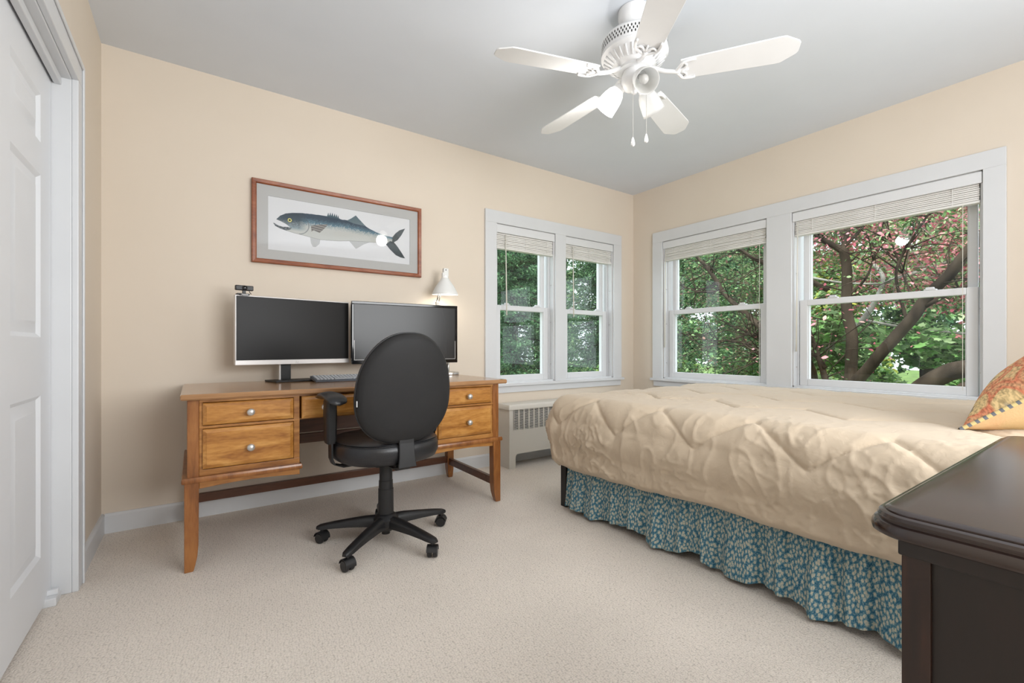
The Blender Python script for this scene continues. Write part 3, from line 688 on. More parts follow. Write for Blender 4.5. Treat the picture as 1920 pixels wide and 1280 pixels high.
# seat
cy = .012
rr = [blob_ring(0, cy, z, .245 * f, .242 * f, 2.5) for z, f in ((.415, .55), (.417, .86), (.428, .95), (.455, 1.0), (.485, 1.0), (.503, .985), (.510, .955))]
MB().rings(rr, True, True).build('seat_boxing', M['leather'], ch, auto=60)
b = MB(); rr = []
for f in (.965, .95, .92, .86, .75, .6, .4, .2, .02):
    ring = []
    for p in blob_ring(0, cy, 0, .245 * f, .242 * f, 2.5, 96):
        h = .508 + .030 * (1 - f ** 3) ** .7 - .012 * max(0, 1 - f * 1.6)
        h += .0035 * noise.noise(Vector((p[0] * 34, p[1] * 9, 0))) * (1 - f ** 4) * 2
        ring.append((p[0], p[1], h))
    rr.append(ring)
b.rings(rr, True, True).build('seat_cushion', M['leather'], ch, smooth=True)
b = MB(); pts = [Vector(p) for p in blob_ring(0, cy, .509, .238, .235, 2.5, 64)]; b.tube(pts + [pts[0]], .0022, 6, False); b.build('seat_piping', M['leather'], ch, smooth=True)
# backrest : egg shape in a slightly reclined plane
back = Vector((0, -.245, .765)); lean = math.radians(7)
def bk(u, v, n): # u sideways, v up, n towards the sitter
    y = n * math.cos(lean) - v * math.sin(lean); z = v * math.cos(lean) + n * math.sin(lean)
    y += .35 * u * u  # wraps towards the sitter
    return (back.x + u, back.y + y, back.z + z)
def egg(f, n, N=72):
    out = []
    for i in range(N):
        a = 2 * PI * i / N; c, s = math.cos(a), math.sin(a); p = 2.35
        u = abs(c) ** (2 / p) * (1 if c > 0 else -1); v = abs(s) ** (2 / p) * (1 if s > 0 else -1)
        wd = .226 * (1 - .10 * v - .05 * v * v); out.append(bk(u * wd * f, v * .252 * f, n))
    return out
rr = [egg(f, n) for f, n in ((.02, -.034), (.35, -.034), (.7, -.031), (.88, -.026), (.955, -.017), (.985, -.004), (.99, .006))]
MB().rings(rr, True, False).build('back_shell', M['shell'], ch, auto=70)
rr = [egg(f, n) for f, n in ((.985, .0), (1.0, .008), (1.0, .018), (.985, .028), (.95, .040), (.88, .050), (.7, .060), (.35, .064), (.02, .065))]
MB().rings(rr, False, True).build('back_cushion', M['leather'], ch, smooth=True)
b = MB(); p = [Vector(q) for q in egg(.995, .006)]; b.tube(p + [p[0]], .0035, 6, False).build('back_piping', M['leather'], ch, smooth=True)
MB().box(-.2285, -.2255, -.247, -.24, .70, .725).build('fabric_tag', M['label'], ch)
# J bar
b = MB(); rr = []
for (y, z, hw) in ((-.236, .66, .036), (-.238, .60, .036), (-.240, .52, .036), (-.246, .455, .038), (-.25, .412, .044), (-.19, .398, .042), (-.10, .395, .04)):
    rr.append([(-hw, y, z), (hw, y, z), (hw, y + .012, z + .006), (-hw, y + .012, z + .006)])
b.rings(rr); b.build('back_bar', M['black'], ch, bevel=.004)
for s in (-1, 1):
    b = MB(); rr = []
    for x, z in ((.10, .403), (.205, .403), (.240, .412), (.251, .44), (.252, .55)):
        rr.append([(s * x, -.005, z), (s * x, .045, z), (s * (x + (.0 if z < .405 else .009)), .045, z - (.009 if z < .41 else 0)), (s * (x + (.0 if z < .405 else .009)), -.005, z - (.009 if z < .41 else 0))])
    b.rings(rr); ab = b.build('arm_bracket', M['black'], ch, bevel=.002)
    b = MB(); rr = []
    for z, hx, hy in ((.51, .018, .030), (.525, .022, .034), (.64, .024, .036), (.70, .022, .040), (.712, .018, .042)):
        rr.append([(s * .258 + x * hx, .022 + y * hy, z) for x, y in ((-1, -.7), (-.6, -1), (.6, -1), (1, -.7), (1, .7), (.6, 1), (-.6, 1), (-1, .7))])
    b.rings(rr).build('arm_post', M['black'], ch, auto=40)
    b = MB(); rr = []
    for y, dz, hx, hh in ((-.125, -.022, .010, .006), (-.118, -.014, .036, .012), (-.09, -.004, .045, .017), (-.04, .004, .045, .019), (.03, .006, .041, .018), (.08, .002, .041, .015), (.118, -.008, .036, .011), (.130, -.016, .012, .006)):
        rr.append([(s * .256 + hx * math.cos(2 * PI * i / 20), .02 + y, .722 + dz + hh * math.sin(2 * PI * i / 20)) for i in range(20)])
    b.rings(rr).build('arm_pad', M['leather'], ch, smooth=True)

# ------------------------------------------------------------ radiator cover
rd = thing('radiator', 'cream metal radiator cabinet with a slotted grille under the windows by the bed', 'radiator', (2.6, 3.0, 0)); RO = Vector((2.6, 3.0, 0))
x0, x1, y0, y1 = 2.012, 3.25, 2.92, 3.084; ht = .465
b = WB_(RO)
n = 8; arch = [(2.072, 0)] + [(2.072 + .028 * (1 - math.cos(PI / 2 * k / n)), .082 + .028 * math.sin(PI / 2 * k / n)) for k in range(n + 1)]
arch2 = [(x0 + x1 - p[0], p[1]) for p in arch][::-1]
for (p, q) in zip(arch[:-1], arch[1:]): pass
front = [(x0, 0)] + arch + arch2 + [(x1, 0), (x1, .300), (x0, .300)]
b.prism(front, 1, y0, y0 + .004)
b.box(x0, x1, y0, y0 + .004, .458, ht); b.box(x0, 2.055, y0, y0 + .004, .3, .458); b.box(3.205, x1, y0, y0 + .004, .3, .458)
b.box(x0, x0 + .004, y0 + .004, y1, 0, ht).box(x1 - .004, x1, y0 + .004, y1, 0, ht)
b.build('cabinet', M['radiator'], rd)
WB_(RO).slab(x0 - .012, x1 + .012, y0 - .015, y1 + .012, .008, [(0, ht - .004), (0, ht + .020), (.003, ht + .028), (.010, ht + .034)]).build('lid', M['radiator'], rd, auto=40)
b = WB_(RO); cols = 23; cw = (3.205 - 2.055) / cols
for k in range(cols + 1): b.box(2.055 + k * cw - .005, 2.055 + k * cw + .005, y0, y0 + .004, .3, .458)
for k in range(cols):
    for j in range(14):
        z = .304 + j * .0112; b.add([(2.055 + k * cw, y0 + .0005, z), (2.055 + (k + 1) * cw, y0 + .0005, z + .001), (2.055 + (k + 1) * cw, y0 + .004, z + .0055), (2.055 + k * cw, y0 + .004, z + .0045)], [(0, 1, 2, 3)])
b.build('grille', M['radiator'], rd)
WB_(RO).box(x0 + .01, x1 - .01, y0 + .025, y1 - .02, .13, ht - .01).build('dark_backing', M['dark'], rd)  # near-black backing, paints in the shade seen through the grille slots
cr = WB_((2.56, 3.03, .5)); p = smoothpts([(2.49, 3.05, .5015), (2.53, 3.02, .5015), (2.58, 3.04, .503), (2.62, 3.01, .5015), (2.68, 3.045, .5015)])
cr.tube(p, .0022, 6); tag(cr.build('white_cord', M['cordwhite'], smooth=True), 'short white cord lying on top of the radiator cabinet', 'cord')

# ------------------------------------------------------------ bed
bd = thing('bed', 'double bed with a gathered blue floral skirt', 'bed', (2.55, 1.05, 0)); BO = Vector((2.55, 1.05, 0))
X0, X1, Y0, Y1 = 1.83, 3.34, .02, 2.06
WB_(BO).slab(X0, X1, Y0, Y1, .08, [(.02, .38), (0, .40), (0, .60), (.03, .632)]).build('mattress', M['mattress'], bd, auto=40)
b = WB_(BO).box(X0 + .01, X1 - .01, Y0, Y1, .17, .20); b.build('bed_frame', M['darkiron'], bd, bevel=.003)
WB_(BO).box(X0 + .01, X1 - .01, Y0 + .01, Y1 - .01, .20, .379).build('box_spring', M['mattress'], bd, bevel=.01)
for lx, ly in ((X0 - .022, Y1 + .004), (X1 - .03, Y1 + .004), (X0 - .022, Y0), (X1 - .03, Y0)):
    WB_(BO).box(lx, lx + .045, ly - .03, ly + .015, 0, .33).build('leg', M['darkiron'], bd, bevel=.002)
WB_(BO).lathe([(.022, 0), (.024, .004), (.024, .02), (.02, .17)], (1.93, 1.60, 0), seg=16).build('leg', M['darkiron'], bd, auto=40)
# gathered skirt along side and foot : one ruffled strip
path = []; L = 0
def skirt_path():
    pts = []; n1 = 900; n2 = 500
    for i in range(n1): pts.append((X0 - .012, Y0 + (Y1 - .05 - Y0) * i / n1, -1, 0))
    for i in range(n2): pts.append((X0 + .03 + (X1 - X0 - .06) * i / n2, Y1 + .006, 0, 1))
    return pts
def ruffle(pts, nm, s0):
    b = WB_(BO); rows = 26; ztop = .37; V = []; UV = []
    for i, (x, y, nx_, ny_) in enumerate(pts):
        s = s0 + (y if nx_ else x)
        nz_ = noise.noise(Vector((s * 5.0, 3.1, 0))); s2 = s + .03 * nz_
        ph = s2 * 2 * PI / .135 + 1.6 * noise.noise(Vector((s * 3.1, 1, 0)))
        f1 = math.sin(ph) + .45 * math.sin(ph * 2.3 + 1.7 * nz_)
        big = noise.noise(Vector((s * 6.3, 7.7, 0))) * 1.4
        hem = .016 + .040 * (.5 + .5 * math.sin(s * 17 + 2.2 * noise.noise(Vector((s * 2.7, 0, 0))))) * (.4 + noise.noise(Vector((s * 3.7, 9, 0))) ** 2 * 3)
        for r in range(rows):
            t = r / (rows - 1); z = ztop + (hem - ztop) * t
            amp = .003 + .020 * t ** .8
            fine = math.sin(s * 2 * PI / .021 + 3 * nz_) * .003 * (1 - t) ** 2
            n = amp * (f1 * (1 - .35 * t) + big * t * 1.1) + fine + .010 + .030 * t
            sl = noise.noise(Vector((s * 9, t * 2.2, 5))) * .012 * t
            V.append((x + nx_ * n + (0 if nx_ else sl), y + ny_ * n + (0 if ny_ else sl), z)); UV.append((s * 1.55 + sl * 2, z))
    N = len(pts); F = [(i * rows + r, (i + 1) * rows + r, (i + 1) * rows + r + 1, i * rows + r + 1) for i in range(N - 1) for r in range(rows - 1)]
    b.add(V, F); b.uv = UV; return b
sp = skirt_path()
sk = ruffle(sp[:900], 'side', 0)
o = sk.build('bed_skirt', M['floral'], bd, smooth=True); o['label'] = 'gathered blue cotton skirt with small cream flowers'
ruffle(sp[900:], 'foot', 5).build('bed_skirt', M['floral'], bd, smooth=True)

# comforter
def comforter():
    cx0, cx1, cy0, cy1 = 1.835, 3.36, .0, 2.02; r = .105; top = .648; Dd = .455
    st = .0072; us = np.arange(cx0 - Dd, cx1 + Dd * .75, st); vs2 = np.arange(cy0, cy1 + Dd * .95, st)
    V = []; UV = []; nU, nV = len(us), len(vs2)
    def noise3(x, y, z): return noise.noise(Vector((x, y, z)))
    for vi, v in enumerate(vs2):
        for ui, u in enumerate(us):
            qx = min(max(u, cx0), cx1); qy = min(max(v, cy0), cy1); dx, dy = u - qx, v - qy
            d = max(abs(dx), abs(dy)); l = math.hypot(dx, dy)
            hemw = .022 * noise3(u * 2.5, v * 2.5, 1.3) + .008 * noise3(u * 9, v * 9, 4)
            fr = d / Dd
            d2 = d * (1 + hemw / Dd * 1.0 - .105 * max(0, min(1, (2.0 - v) / 1.6)))
            if l > 1e-9: n = Vector((dx / l, dy / l, 0))
            else: n = Vector((0, 0, 0))
            if d2 < r * PI / 2:
                th = d2 / r; base = Vector((qx, qy, top)) + n * (r * math.sin(th)) + Vector((0, 0, -r * (1 - math.cos(th)))); nor = n * math.sin(th) + Vector((0, 0, math.cos(th)))
            else:
                e = d2 - r * PI / 2; base = Vector((qx, qy, top - r - e)) + n * r; nor = n * 1.0
                base += n * (.018 * math.sin(min(e / .16, 1) * PI) - .02 * e / .3)
            # puffs
            ins = min(u - cx0, cx1 - u, cy1 - v); h = .010 * min(1, max(0, ins) / .3)
            s0 = cx0 - .20
            tri = abs(((v - .27) / .43) % 1 * 2 - 1)     # 1 at V bottoms
            row = (u - s0 - .17 * (1 - tri)) / .42
            k = row - math.floor(row); dist = min(k, 1 - k) * .42 * .78
            side = min(1, d / .12)
            puff = .013 * (1 - math.exp(-dist / .035)) - .006 * math.exp(-(dist / .0065) ** 2)
            h += puff
            # gathers running off the seams, larger folds and sharp creases
            a = noise3(u * 3.1, v * 3.1, 0); bb = noise3(u * 3.1 + 9, v * 3.1, 2)
            wx, wy = u + .06 * a, v + .06 * bb
            rid = 1 - abs(noise3(wx * 7 + wy * 4, wy * 11 - wx * 3, 3.7)); rid2 = 1 - abs(noise3(wx * 15, wy * 21 + wx * 9, 8.1))
            amp = .30 + .70 * side
            rid3 = 1 - abs(noise3(u * 6 + v * 17 + 2 * a, v * 5 - u * 12, 21)); mk = max(0, noise3(u * 2.6, v * 2.6, 31) + .25)
            h += amp * (.006 * rid ** 12 + .013 * mk * rid2 ** 14 + .016 * mk * rid3 ** 16 - .003) + .007 * noise3(u * 2.2, v * 2.2, 6) * amp
            sg = 1 - math.exp(-dist / .02); gat = noise3((u * .75 - v * .66) * 16, (u + v) * 3.0, 17 + math.floor(row)); h += .0065 * gat * math.exp(-dist / .07) * sg * (.4 + .6 * side)
            vf = noise3(v * 13 + u * 1.5, u * 2.0, 11.5) if abs(dx) >= abs(dy) else noise3(u * 13, v * 2.0, 11.5)
            h += .006 * vf * side
            if d > Dd - .05: h *= .35 + .65 * (Dd - d) / .05 if d < Dd else .35
            h += .012
            p = base + nor * h
            # bottom edge rolls under
            if d > Dd - .028: p -= n * ((d - (Dd - .028)) * .9)
            V.append(p); UV.append((u, v))
    F = [(j * nU + i, j * nU + i + 1, (j + 1) * nU + i + 1, (j + 1) * nU + i) for j in range(nV - 1) for i in range(nU - 1)]
    b = WB_(BO + Vector((0, 0, .6))); b.add(V, F); b.uv = UV
    o = b.build('comforter', M['comforter'], smooth=True); o.location = BO + Vector((0, 0, .6))
    sm = o.modifiers.new('s', 'SOLIDIFY'); sm.thickness = .010; sm.offset = -1
    return tag(o, 'tan quilted comforter spread over the bed', 'comforter')
comforter()

# cushion leaning at the head of the bed
def cushion():
    A = Vector((2.07, .385, .680)); U = Vector((1, .0, .0)); lean = math.radians(38)
    Vd = Vector((.0, -math.cos(lean), math.sin(lean))); N = U.cross(Vd) * -1
    if N.z < 0: N = -N
    Wd, Hd, th = .62, .52, .125; n = 40
    root = thing('cushion', 'orange and yellow patterned cushion at the head of the bed', 'cushion', A + U * .3 - Vector((0, 0, .03))); o_ = root.location.copy()
    def surf(sgn):
        b = WB_(o_); V = []; UV = []
        for j in range(n + 1):
            for i in range(n + 1):
                s, t = i / n, j / n; cs, ct = 2 * s - 1, 2 * t - 1
                pin = .045
                u = (s + pin * -cs * (1 - abs(ct) ** 2) * abs(cs)) * Wd; v = (t + pin * -ct * (1 - abs(cs) ** 2) * abs(ct)) * Hd
                h = th * max(0, (1 - cs ** 2)) ** .55 * max(0, (1 - ct ** 2)) ** .55
                h += .004 * noise.noise(Vector((u * 12, v * 12, sgn))) * (h / th)
                V.append(A + U * u + Vd * v + N * (sgn * h + .0)); UV.append((u * 1.0, v * 1.0))
        F = [(j * (n + 1) + i, j * (n + 1) + i + 1, (j + 1) * (n + 1) + i + 1, (j + 1) * (n + 1) + i) for j in range(n) for i in range(n)]
        if sgn < 0: F = [f[::-1] for f in F]
        b.add(V, F); b.uv = UV; return b
    f = surf(1).build('front_face', M['paisley'], root, smooth=True); f['label'] = 'orange paisley front'
    r = surf(-1).build('back_face', M['yellowweave'], root, smooth=True); r['label'] = 'plain yellow back'
    pts = []
    def ed(s, t):
        cs, ct = 2 * s - 1, 2 * t - 1; pin = .045
        return A + U * ((s + pin * -cs * (1 - ct * ct) * abs(cs)) * Wd) + Vd * ((t + pin * -ct * (1 - cs * cs) * abs(ct)) * Hd)
    for k in range(20): pts.append(ed(k / 20, 0))
    for k in range(20): pts.append(ed(1, k / 20))
    for k in range(20): pts.append(ed(1 - k / 20, 1))
    for k in range(21): pts.append(ed(0, 1 - k / 20))
    b = WB_(o_); b.tube(pts, .006, 8, False); b.uv = [(k * .028, 0) for k in range(len(pts)) for _ in range(8)]
    b.build('piping', M['piping'], root, smooth=True)
    return root
cushion()

# ------------------------------------------------------------ dresser
dr = thing('dresser', 'dark espresso wood dresser with a glossy moulded top at the right edge', 'dresser', (1.08, -.07, 0)); RO = Vector((1.08, -.07, 0))
dx0, dx1, dy0, dy1 = .656, 1.475, -.36, .210; zt = .76
prof = [(.016, .728), (.006, .7285), (.001, .731), (0, .735), (.0005, .740), (.003, .744), (.0065, .7455), (.0065, .7475), (.0055, .750), (.0075, .7535), (.0115, .755), (.0135, .7552), (.0135, .7568), (.017, .7590), (.022, zt)]
WB_(RO).slab(dx0, dx1, dy0, dy1, .045, prof, 12).build('dresser_top', M['espresso_top'], dr, auto=30)
ax0, ax1, ay0, ay1 = dx0 + .022, dx1 - .022, dy0 + .022, dy1 - .034
WB_(RO).box(ax0 - .006, ax1 + .004, ay0, ay1 + .002, .709, .7285).build('frieze', M['espresso'], dr, bevel=.002)
for px_, py_ in ((ax0, ay1 - .026), (ax0, ay0), (ax1 - .026, ay1 - .026), (ax1 - .026, ay0)):
    WB_(RO).box(px_, px_ + .026, py_, py_ + .026, 0, .709).build('corner_post', M['espresso_post'], dr, bevel=.001)
WB_(RO).box(ax0 + .006, ax0 + .018, ay0 + .026, ay1 - .026, .08, .709).build('side_panel', M['espresso'], dr)
WB_(RO).box(ax0 + .026, ax1 - .026, ay1 - .018, ay1 - .006, .08, .709).build('end_panel', M['espresso'], dr)
WB_(RO).box(ax0 + .003, ax0 + .018, ay0 + .026, ay1 - .026, .06, .12).box(ax0 + .026, ax1 - .026, ay1 - .018, ay1 - .003, .06, .12).build('bottom_rail', M['espresso'], dr, bevel=.002)
WB_(RO).box(ax0 + .02, ax1 - .01, ay0 + .01, ay1 - .02, .07, .705).build('carcass', M['espresso'], dr)

# ------------------------------------------------------------ ceiling fan
FC = Vector((1.665, 1.40, 0)); fan = thing('ceiling_fan', 'white five blade ceiling fan with one lit lamp shade', 'ceiling fan', (FC.x, FC.y, 2.5))
F = lambda: WB_((0, 0, 2.5))
F().lathe([(.055, 2.5), (.073, 2.498), (.073, 2.47), (.066, 2.445), (.048, 2.428), (.030, 2.424)], seg=40).build('canopy', M['fanwhite'], fan, auto=40)
F().lathe([(.014, 2.43), (.014, 2.39), (.03, 2.388), (.03, 2.38)], seg=20).build('down_rod', M['fanwhite'], fan, auto=40)
b = F().lathe([(.03, 2.392), (.075, 2.390), (.112, 2.382), (.137, 2.368), (.147, 2.355), (.147, 2.30), (.150, 2.296), (.150, 2.288), (.140, 2.278), (.122, 2.262), (.100, 2.248), (.085, 2.240), (.075, 2.232), (.075, 2.222), (.02, 2.22)], seg=64)
b.build('motor_housing', M['fanwhite'], fan, auto=35)
b = F()
for k in range(60):
    a = 2 * PI * k / 60
    for z, o_ in ((2.342, 0), (2.329, .5), (2.316, 0)):
        aa = a + o_ * 2 * PI / 60; c, s = math.cos(aa), math.sin(aa); w2 = .0026
        p = [(.1478 * c - t * s * w2, .1478 * s + t * c * w2, z + u * .0068) for t, u in ((0, -1), (1, -.5), (1, .5), (0, 1), (-1, .5), (-1, -.5))]
        b.add(p, [(0, 1, 2, 3, 4, 5)])
b.build('vent_holes', M['dark'], fan)
b = F()
for k in range(30):
    a = 2 * PI * k / 30; c, s = math.cos(a), math.sin(a)
    b.tube([(.138 * c, .138 * s, 2.273), (.120 * c, .120 * s, 2.257), (.100 * c, .100 * s, 2.244)], [.004, .0045, .003], 6)
b.build('motor_flutes', M['fanwhite'], fan, smooth=True)
zb_ = 2.190; pitch = math.radians(-11)
for k in range(5):
    a = math.radians(-54.5 + 72 * k); c, s = math.cos(a), math.sin(a)
    def fp_(r, t, n): # radial, tangential, normal with pitch
        y = t * math.cos(pitch) - n * math.sin(pitch); z = t * math.sin(pitch) + n * math.cos(pitch)
        return (r * c - y * s, r * s + y * c, zb_ + z)
    out = [(.200, -.054), (.235, -.058), (.44, -.066), (.585, -.071), (.603, -.069), (.655, -.034), (.662, -.022), (.662, .022), (.655, .034), (.603, .069), (.585, .071), (.44, .066), (.235, .058), (.200, .054)]
    b = F(); b.rings([[fp_(r, t, .0) for r, t in out], [fp_(r, t, .006) for r, t in out]]); bl = b.build('blade', M['fanwhite'], fan, bevel=.0015)
    b = F()
    b.tube([(.07 * c, .07 * s, 2.228), (.10 * c, .10 * s, 2.212), (.135 * c, .135 * s, 2.196), fp_(.175, 0, -.004), fp_(.20, 0, -.004)], [.010, .010, .009, .009, .011], 10)
    for sg in (-1, 1):
        b.tube(smoothpts([fp_(.18, 0, -.004), fp_(.195, sg * .022, -.005), fp_(.212, sg * .045, -.005), fp_(.245, sg * .052, -.005), fp_(.262, sg * .050, -.004)], 5), [.007] * 11 + [.006] * 10, 8)
        b.tube(smoothpts([fp_(.19, 0, -.004), fp_(.215, sg * .012, -.005), fp_(.225, sg * .028, -.005), fp_(.215, sg * .042, -.005)], 5), .0048, 8)
    b.tube([fp_(.19, 0, -.004), fp_(.235, 0, -.005)], [.007, .004], 8)
    b.build('blade_bracket', M['fanwhite'], bl, smooth=True)
F().lathe([(.048, 2.222), (.052, 2.215), (.060, 2.19), (.060, 2.165), (.050, 2.148), (.030, 2.138), (.012, 2.132), (.010, 2.120), (.002, 2.116)], seg=40).build('light_kit', M['fanwhite'], fan, auto=40)
for k, lit in ((0, 0), (1, 0), (2, 1)):
    a = math.radians((240, 0, 120)[k]); hd = Vector((math.cos(a), math.sin(a), 0))
    tilt_ = math.radians(50 if k == 0 else 42); ax = (hd * math.sin(tilt_) + Vector((0, 0, -math.cos(tilt_)))).normalized()
    c0 = hd * .060 + Vector((0, 0, 2.168))
    b = F().tube([hd * .04 + Vector((0, 0, 2.175)), c0], .013, 12); b.lathe([(.012, -.006), (.022, 0), (.026, .006), (.027, .020), (.024, .022)], c0, ax, 24)
    b.build('socket', M['fanwhite'], fan, auto=40)
    g = .016; pf = [(.020, 0), (.028, .005), (.038, .020), (.045, .042), (.049, .068), (.051, .092), (.053, .108)]
    b = F().lathe(pf + [(r - .002, z) for r, z in pf[::-1]], c0 + ax * g, ax, 40, False)
    sh = b.build('lamp_shade', M['lit_glass'] if lit else M['shade_glass'], fan, smooth=True)
    if lit: sh['label'] = 'brightly lit frosted shade'
    F().lathe([(.012, 0), (.013, .02), (.019, .045), (.021, .06), (.017, .075), (.001, .082)], c0 + ax * g, ax, 20).build('bulb', M['bulb_lit'] if lit else M['bulb'], fan, smooth=True)
    if lit: lamp('fan_lamp_light', 'POINT', FC + c0 + ax * .16, 5, (1, .97, .93), .055)
for px_, py_, zt_, zb2 in ((-.035, -.022, 2.15, 1.90), (.048, -.030, 2.15, 1.935)):
    b = F().tube([(px_, py_, zt_), (px_, py_, zb2)], .0013, 6); o = b.build('pull_chain', M['knob'], fan)
    F().lathe([(.002, .002), (.005, -.006), (.0085, -.024), (.0085, -.034), (.004, -.040)], (px_, py_, zb2), seg=14).build('chain_pull', M['fanwhite'], o, smooth=True)

# ------------------------------------------------------------ garden
struct(MB().box(-12, 40, -12, 40, -.9, -.6).build('ground', M['ground']))
def leaves(centers, n, size, cols, seed=0, flat=.5, shape='leaf', jitter=.35):
    """centers: (x,y,z,rx,ry,rz) blobs; returns verts, faces, colours of n folded leaves"""
    r_ = np.random.default_rng(seed); cs = np.array(centers, float); wgt = cs[:, 3] * cs[:, 4] * cs[:, 5]; wgt = wgt ** .75; wgt /= wgt.sum()
    pick = r_.choice(len(cs), n, p=wgt); d = r_.normal(size=(n, 3)); d /= np.linalg.norm(d, axis=1)[:, None]; rad = r_.random(n) ** .45
    pos = cs[pick, :3] + d * rad[:, None] * cs[pick, 3:]
    nor = r_.normal(size=(n, 3)); nor[:, 2] = np.abs(nor[:, 2]) + flat; nor /= np.linalg.norm(nor, axis=1)[:, None]
    t = r_.normal(size=(n, 3)); t -= nor * (t * nor).sum(1)[:, None]; t /= np.linalg.norm(t, axis=1)[:, None]; bt = np.cross(nor, t)
    sz = size * (1 + jitter * r_.normal(size=n)).clip(.4, 2)
    if shape == 'maple': P = np.array([(0, -.5, 0), (.45, -.35, .03), (.30, -.05, .0), (.55, .25, .06), (.16, .22, 0), (0, .6, -.05), (-.16, .22, 0), (-.55, .25, .06), (-.30, -.05, 0), (-.45, -.35, .03)])
    elif shape == 'needle': P = np.array([(-.5, -.04, 0), (.5, -.03, -.12), (.5, .03, -.12), (-.5, .05, 0)])
    else: P = np.array([(0, -.5, 0), (.27, -.1, .05), (.2, .25, .03), (0, .5, -.05), (-.2, .25, .03), (-.27, -.1, .05)])
    k = len(P); V = pos[:, None] + sz[:, None, None] * (P[None, :, 0:1] * t[:, None] + P[None, :, 1:2] * bt[:, None] + P[None, :, 2:3] * nor[:, None])
    cc = np.array(cols, float)[r_.integers(0, len(cols), n)] * (1 + .25 * r_.normal(size=(n, 1))).clip(.4, 1.7)
    return V.reshape(-1, 3), np.arange(n * k).reshape(n, k), np.repeat(cc, k, 0)
def leaf_obj(name, data, parent, origin):
    V = np.concatenate([d[0] for d in data]) - np.array(origin); F_ = []; off = 0
    for d in data: F_ += (d[1] + off).tolist(); off += len(d[0])
    b = MB(); b.v = V.tolist(); b.f = F_; b.col = ('leaf', np.concatenate([d[2] for d in data])); o = b.build(name, M['leaf'], parent); return o
GR = [(.15, .27, .10), (.21, .35, .15), (.29, .44, .21), (.10, .18, .08), (.37, .50, .26)]
DG = [(.05, .13, .06), (.08, .19, .09), (.13, .27, .13), (.035, .09, .045)]
DS = [(.035, .095, .045), (.055, .135, .06), (.085, .19, .085), (.025, .065, .03)]
RD = [(.62, .20, .24), (.70, .30, .34), (.50, .12, .17), (.66, .38, .36)]
YL = [(.50, .50, .10), (.38, .50, .12)]
def limb(b, pts, r0, r1, n=6):
    p = smoothpts(pts, n); N = len(p); rr = [r0 + (r1 - r0) * (i / (N - 1)) ** .8 for i in range(N)]
    for i in range(1, N - 1): p[i] = p[i] + Vector([noise.noise(p[i] * 3 + Vector((k * 7, 0, 0))) * r0 * .5 for k in range(3)])
    b.tube(p, rr, 9)
    return p
def twigs(b, p, n, ln, rad, seed, droop=0):
    r_ = random.Random(seed); tips = []
    for _ in range(n):
        q = p[r_.randrange(len(p) // 3, len(p))]; d = Vector((r_.gauss(0, 1), r_.gauss(0, 1), r_.gauss(.25, .7))).normalized(); l = ln * r_.uniform(.5, 1.2)
        q2 = q + d * l * .5 + Vector((0, 0, r_.uniform(-.05, .08))); q3 = q2 + (d + Vector((r_.gauss(0, .4), r_.gauss(0, .4), r_.gauss(0, .4) - droop))).normalized() * l * .5
        b.tube([q, q2, q3], [rad, rad * .6, rad * .3], 5); tips.append(q3)
    return tips
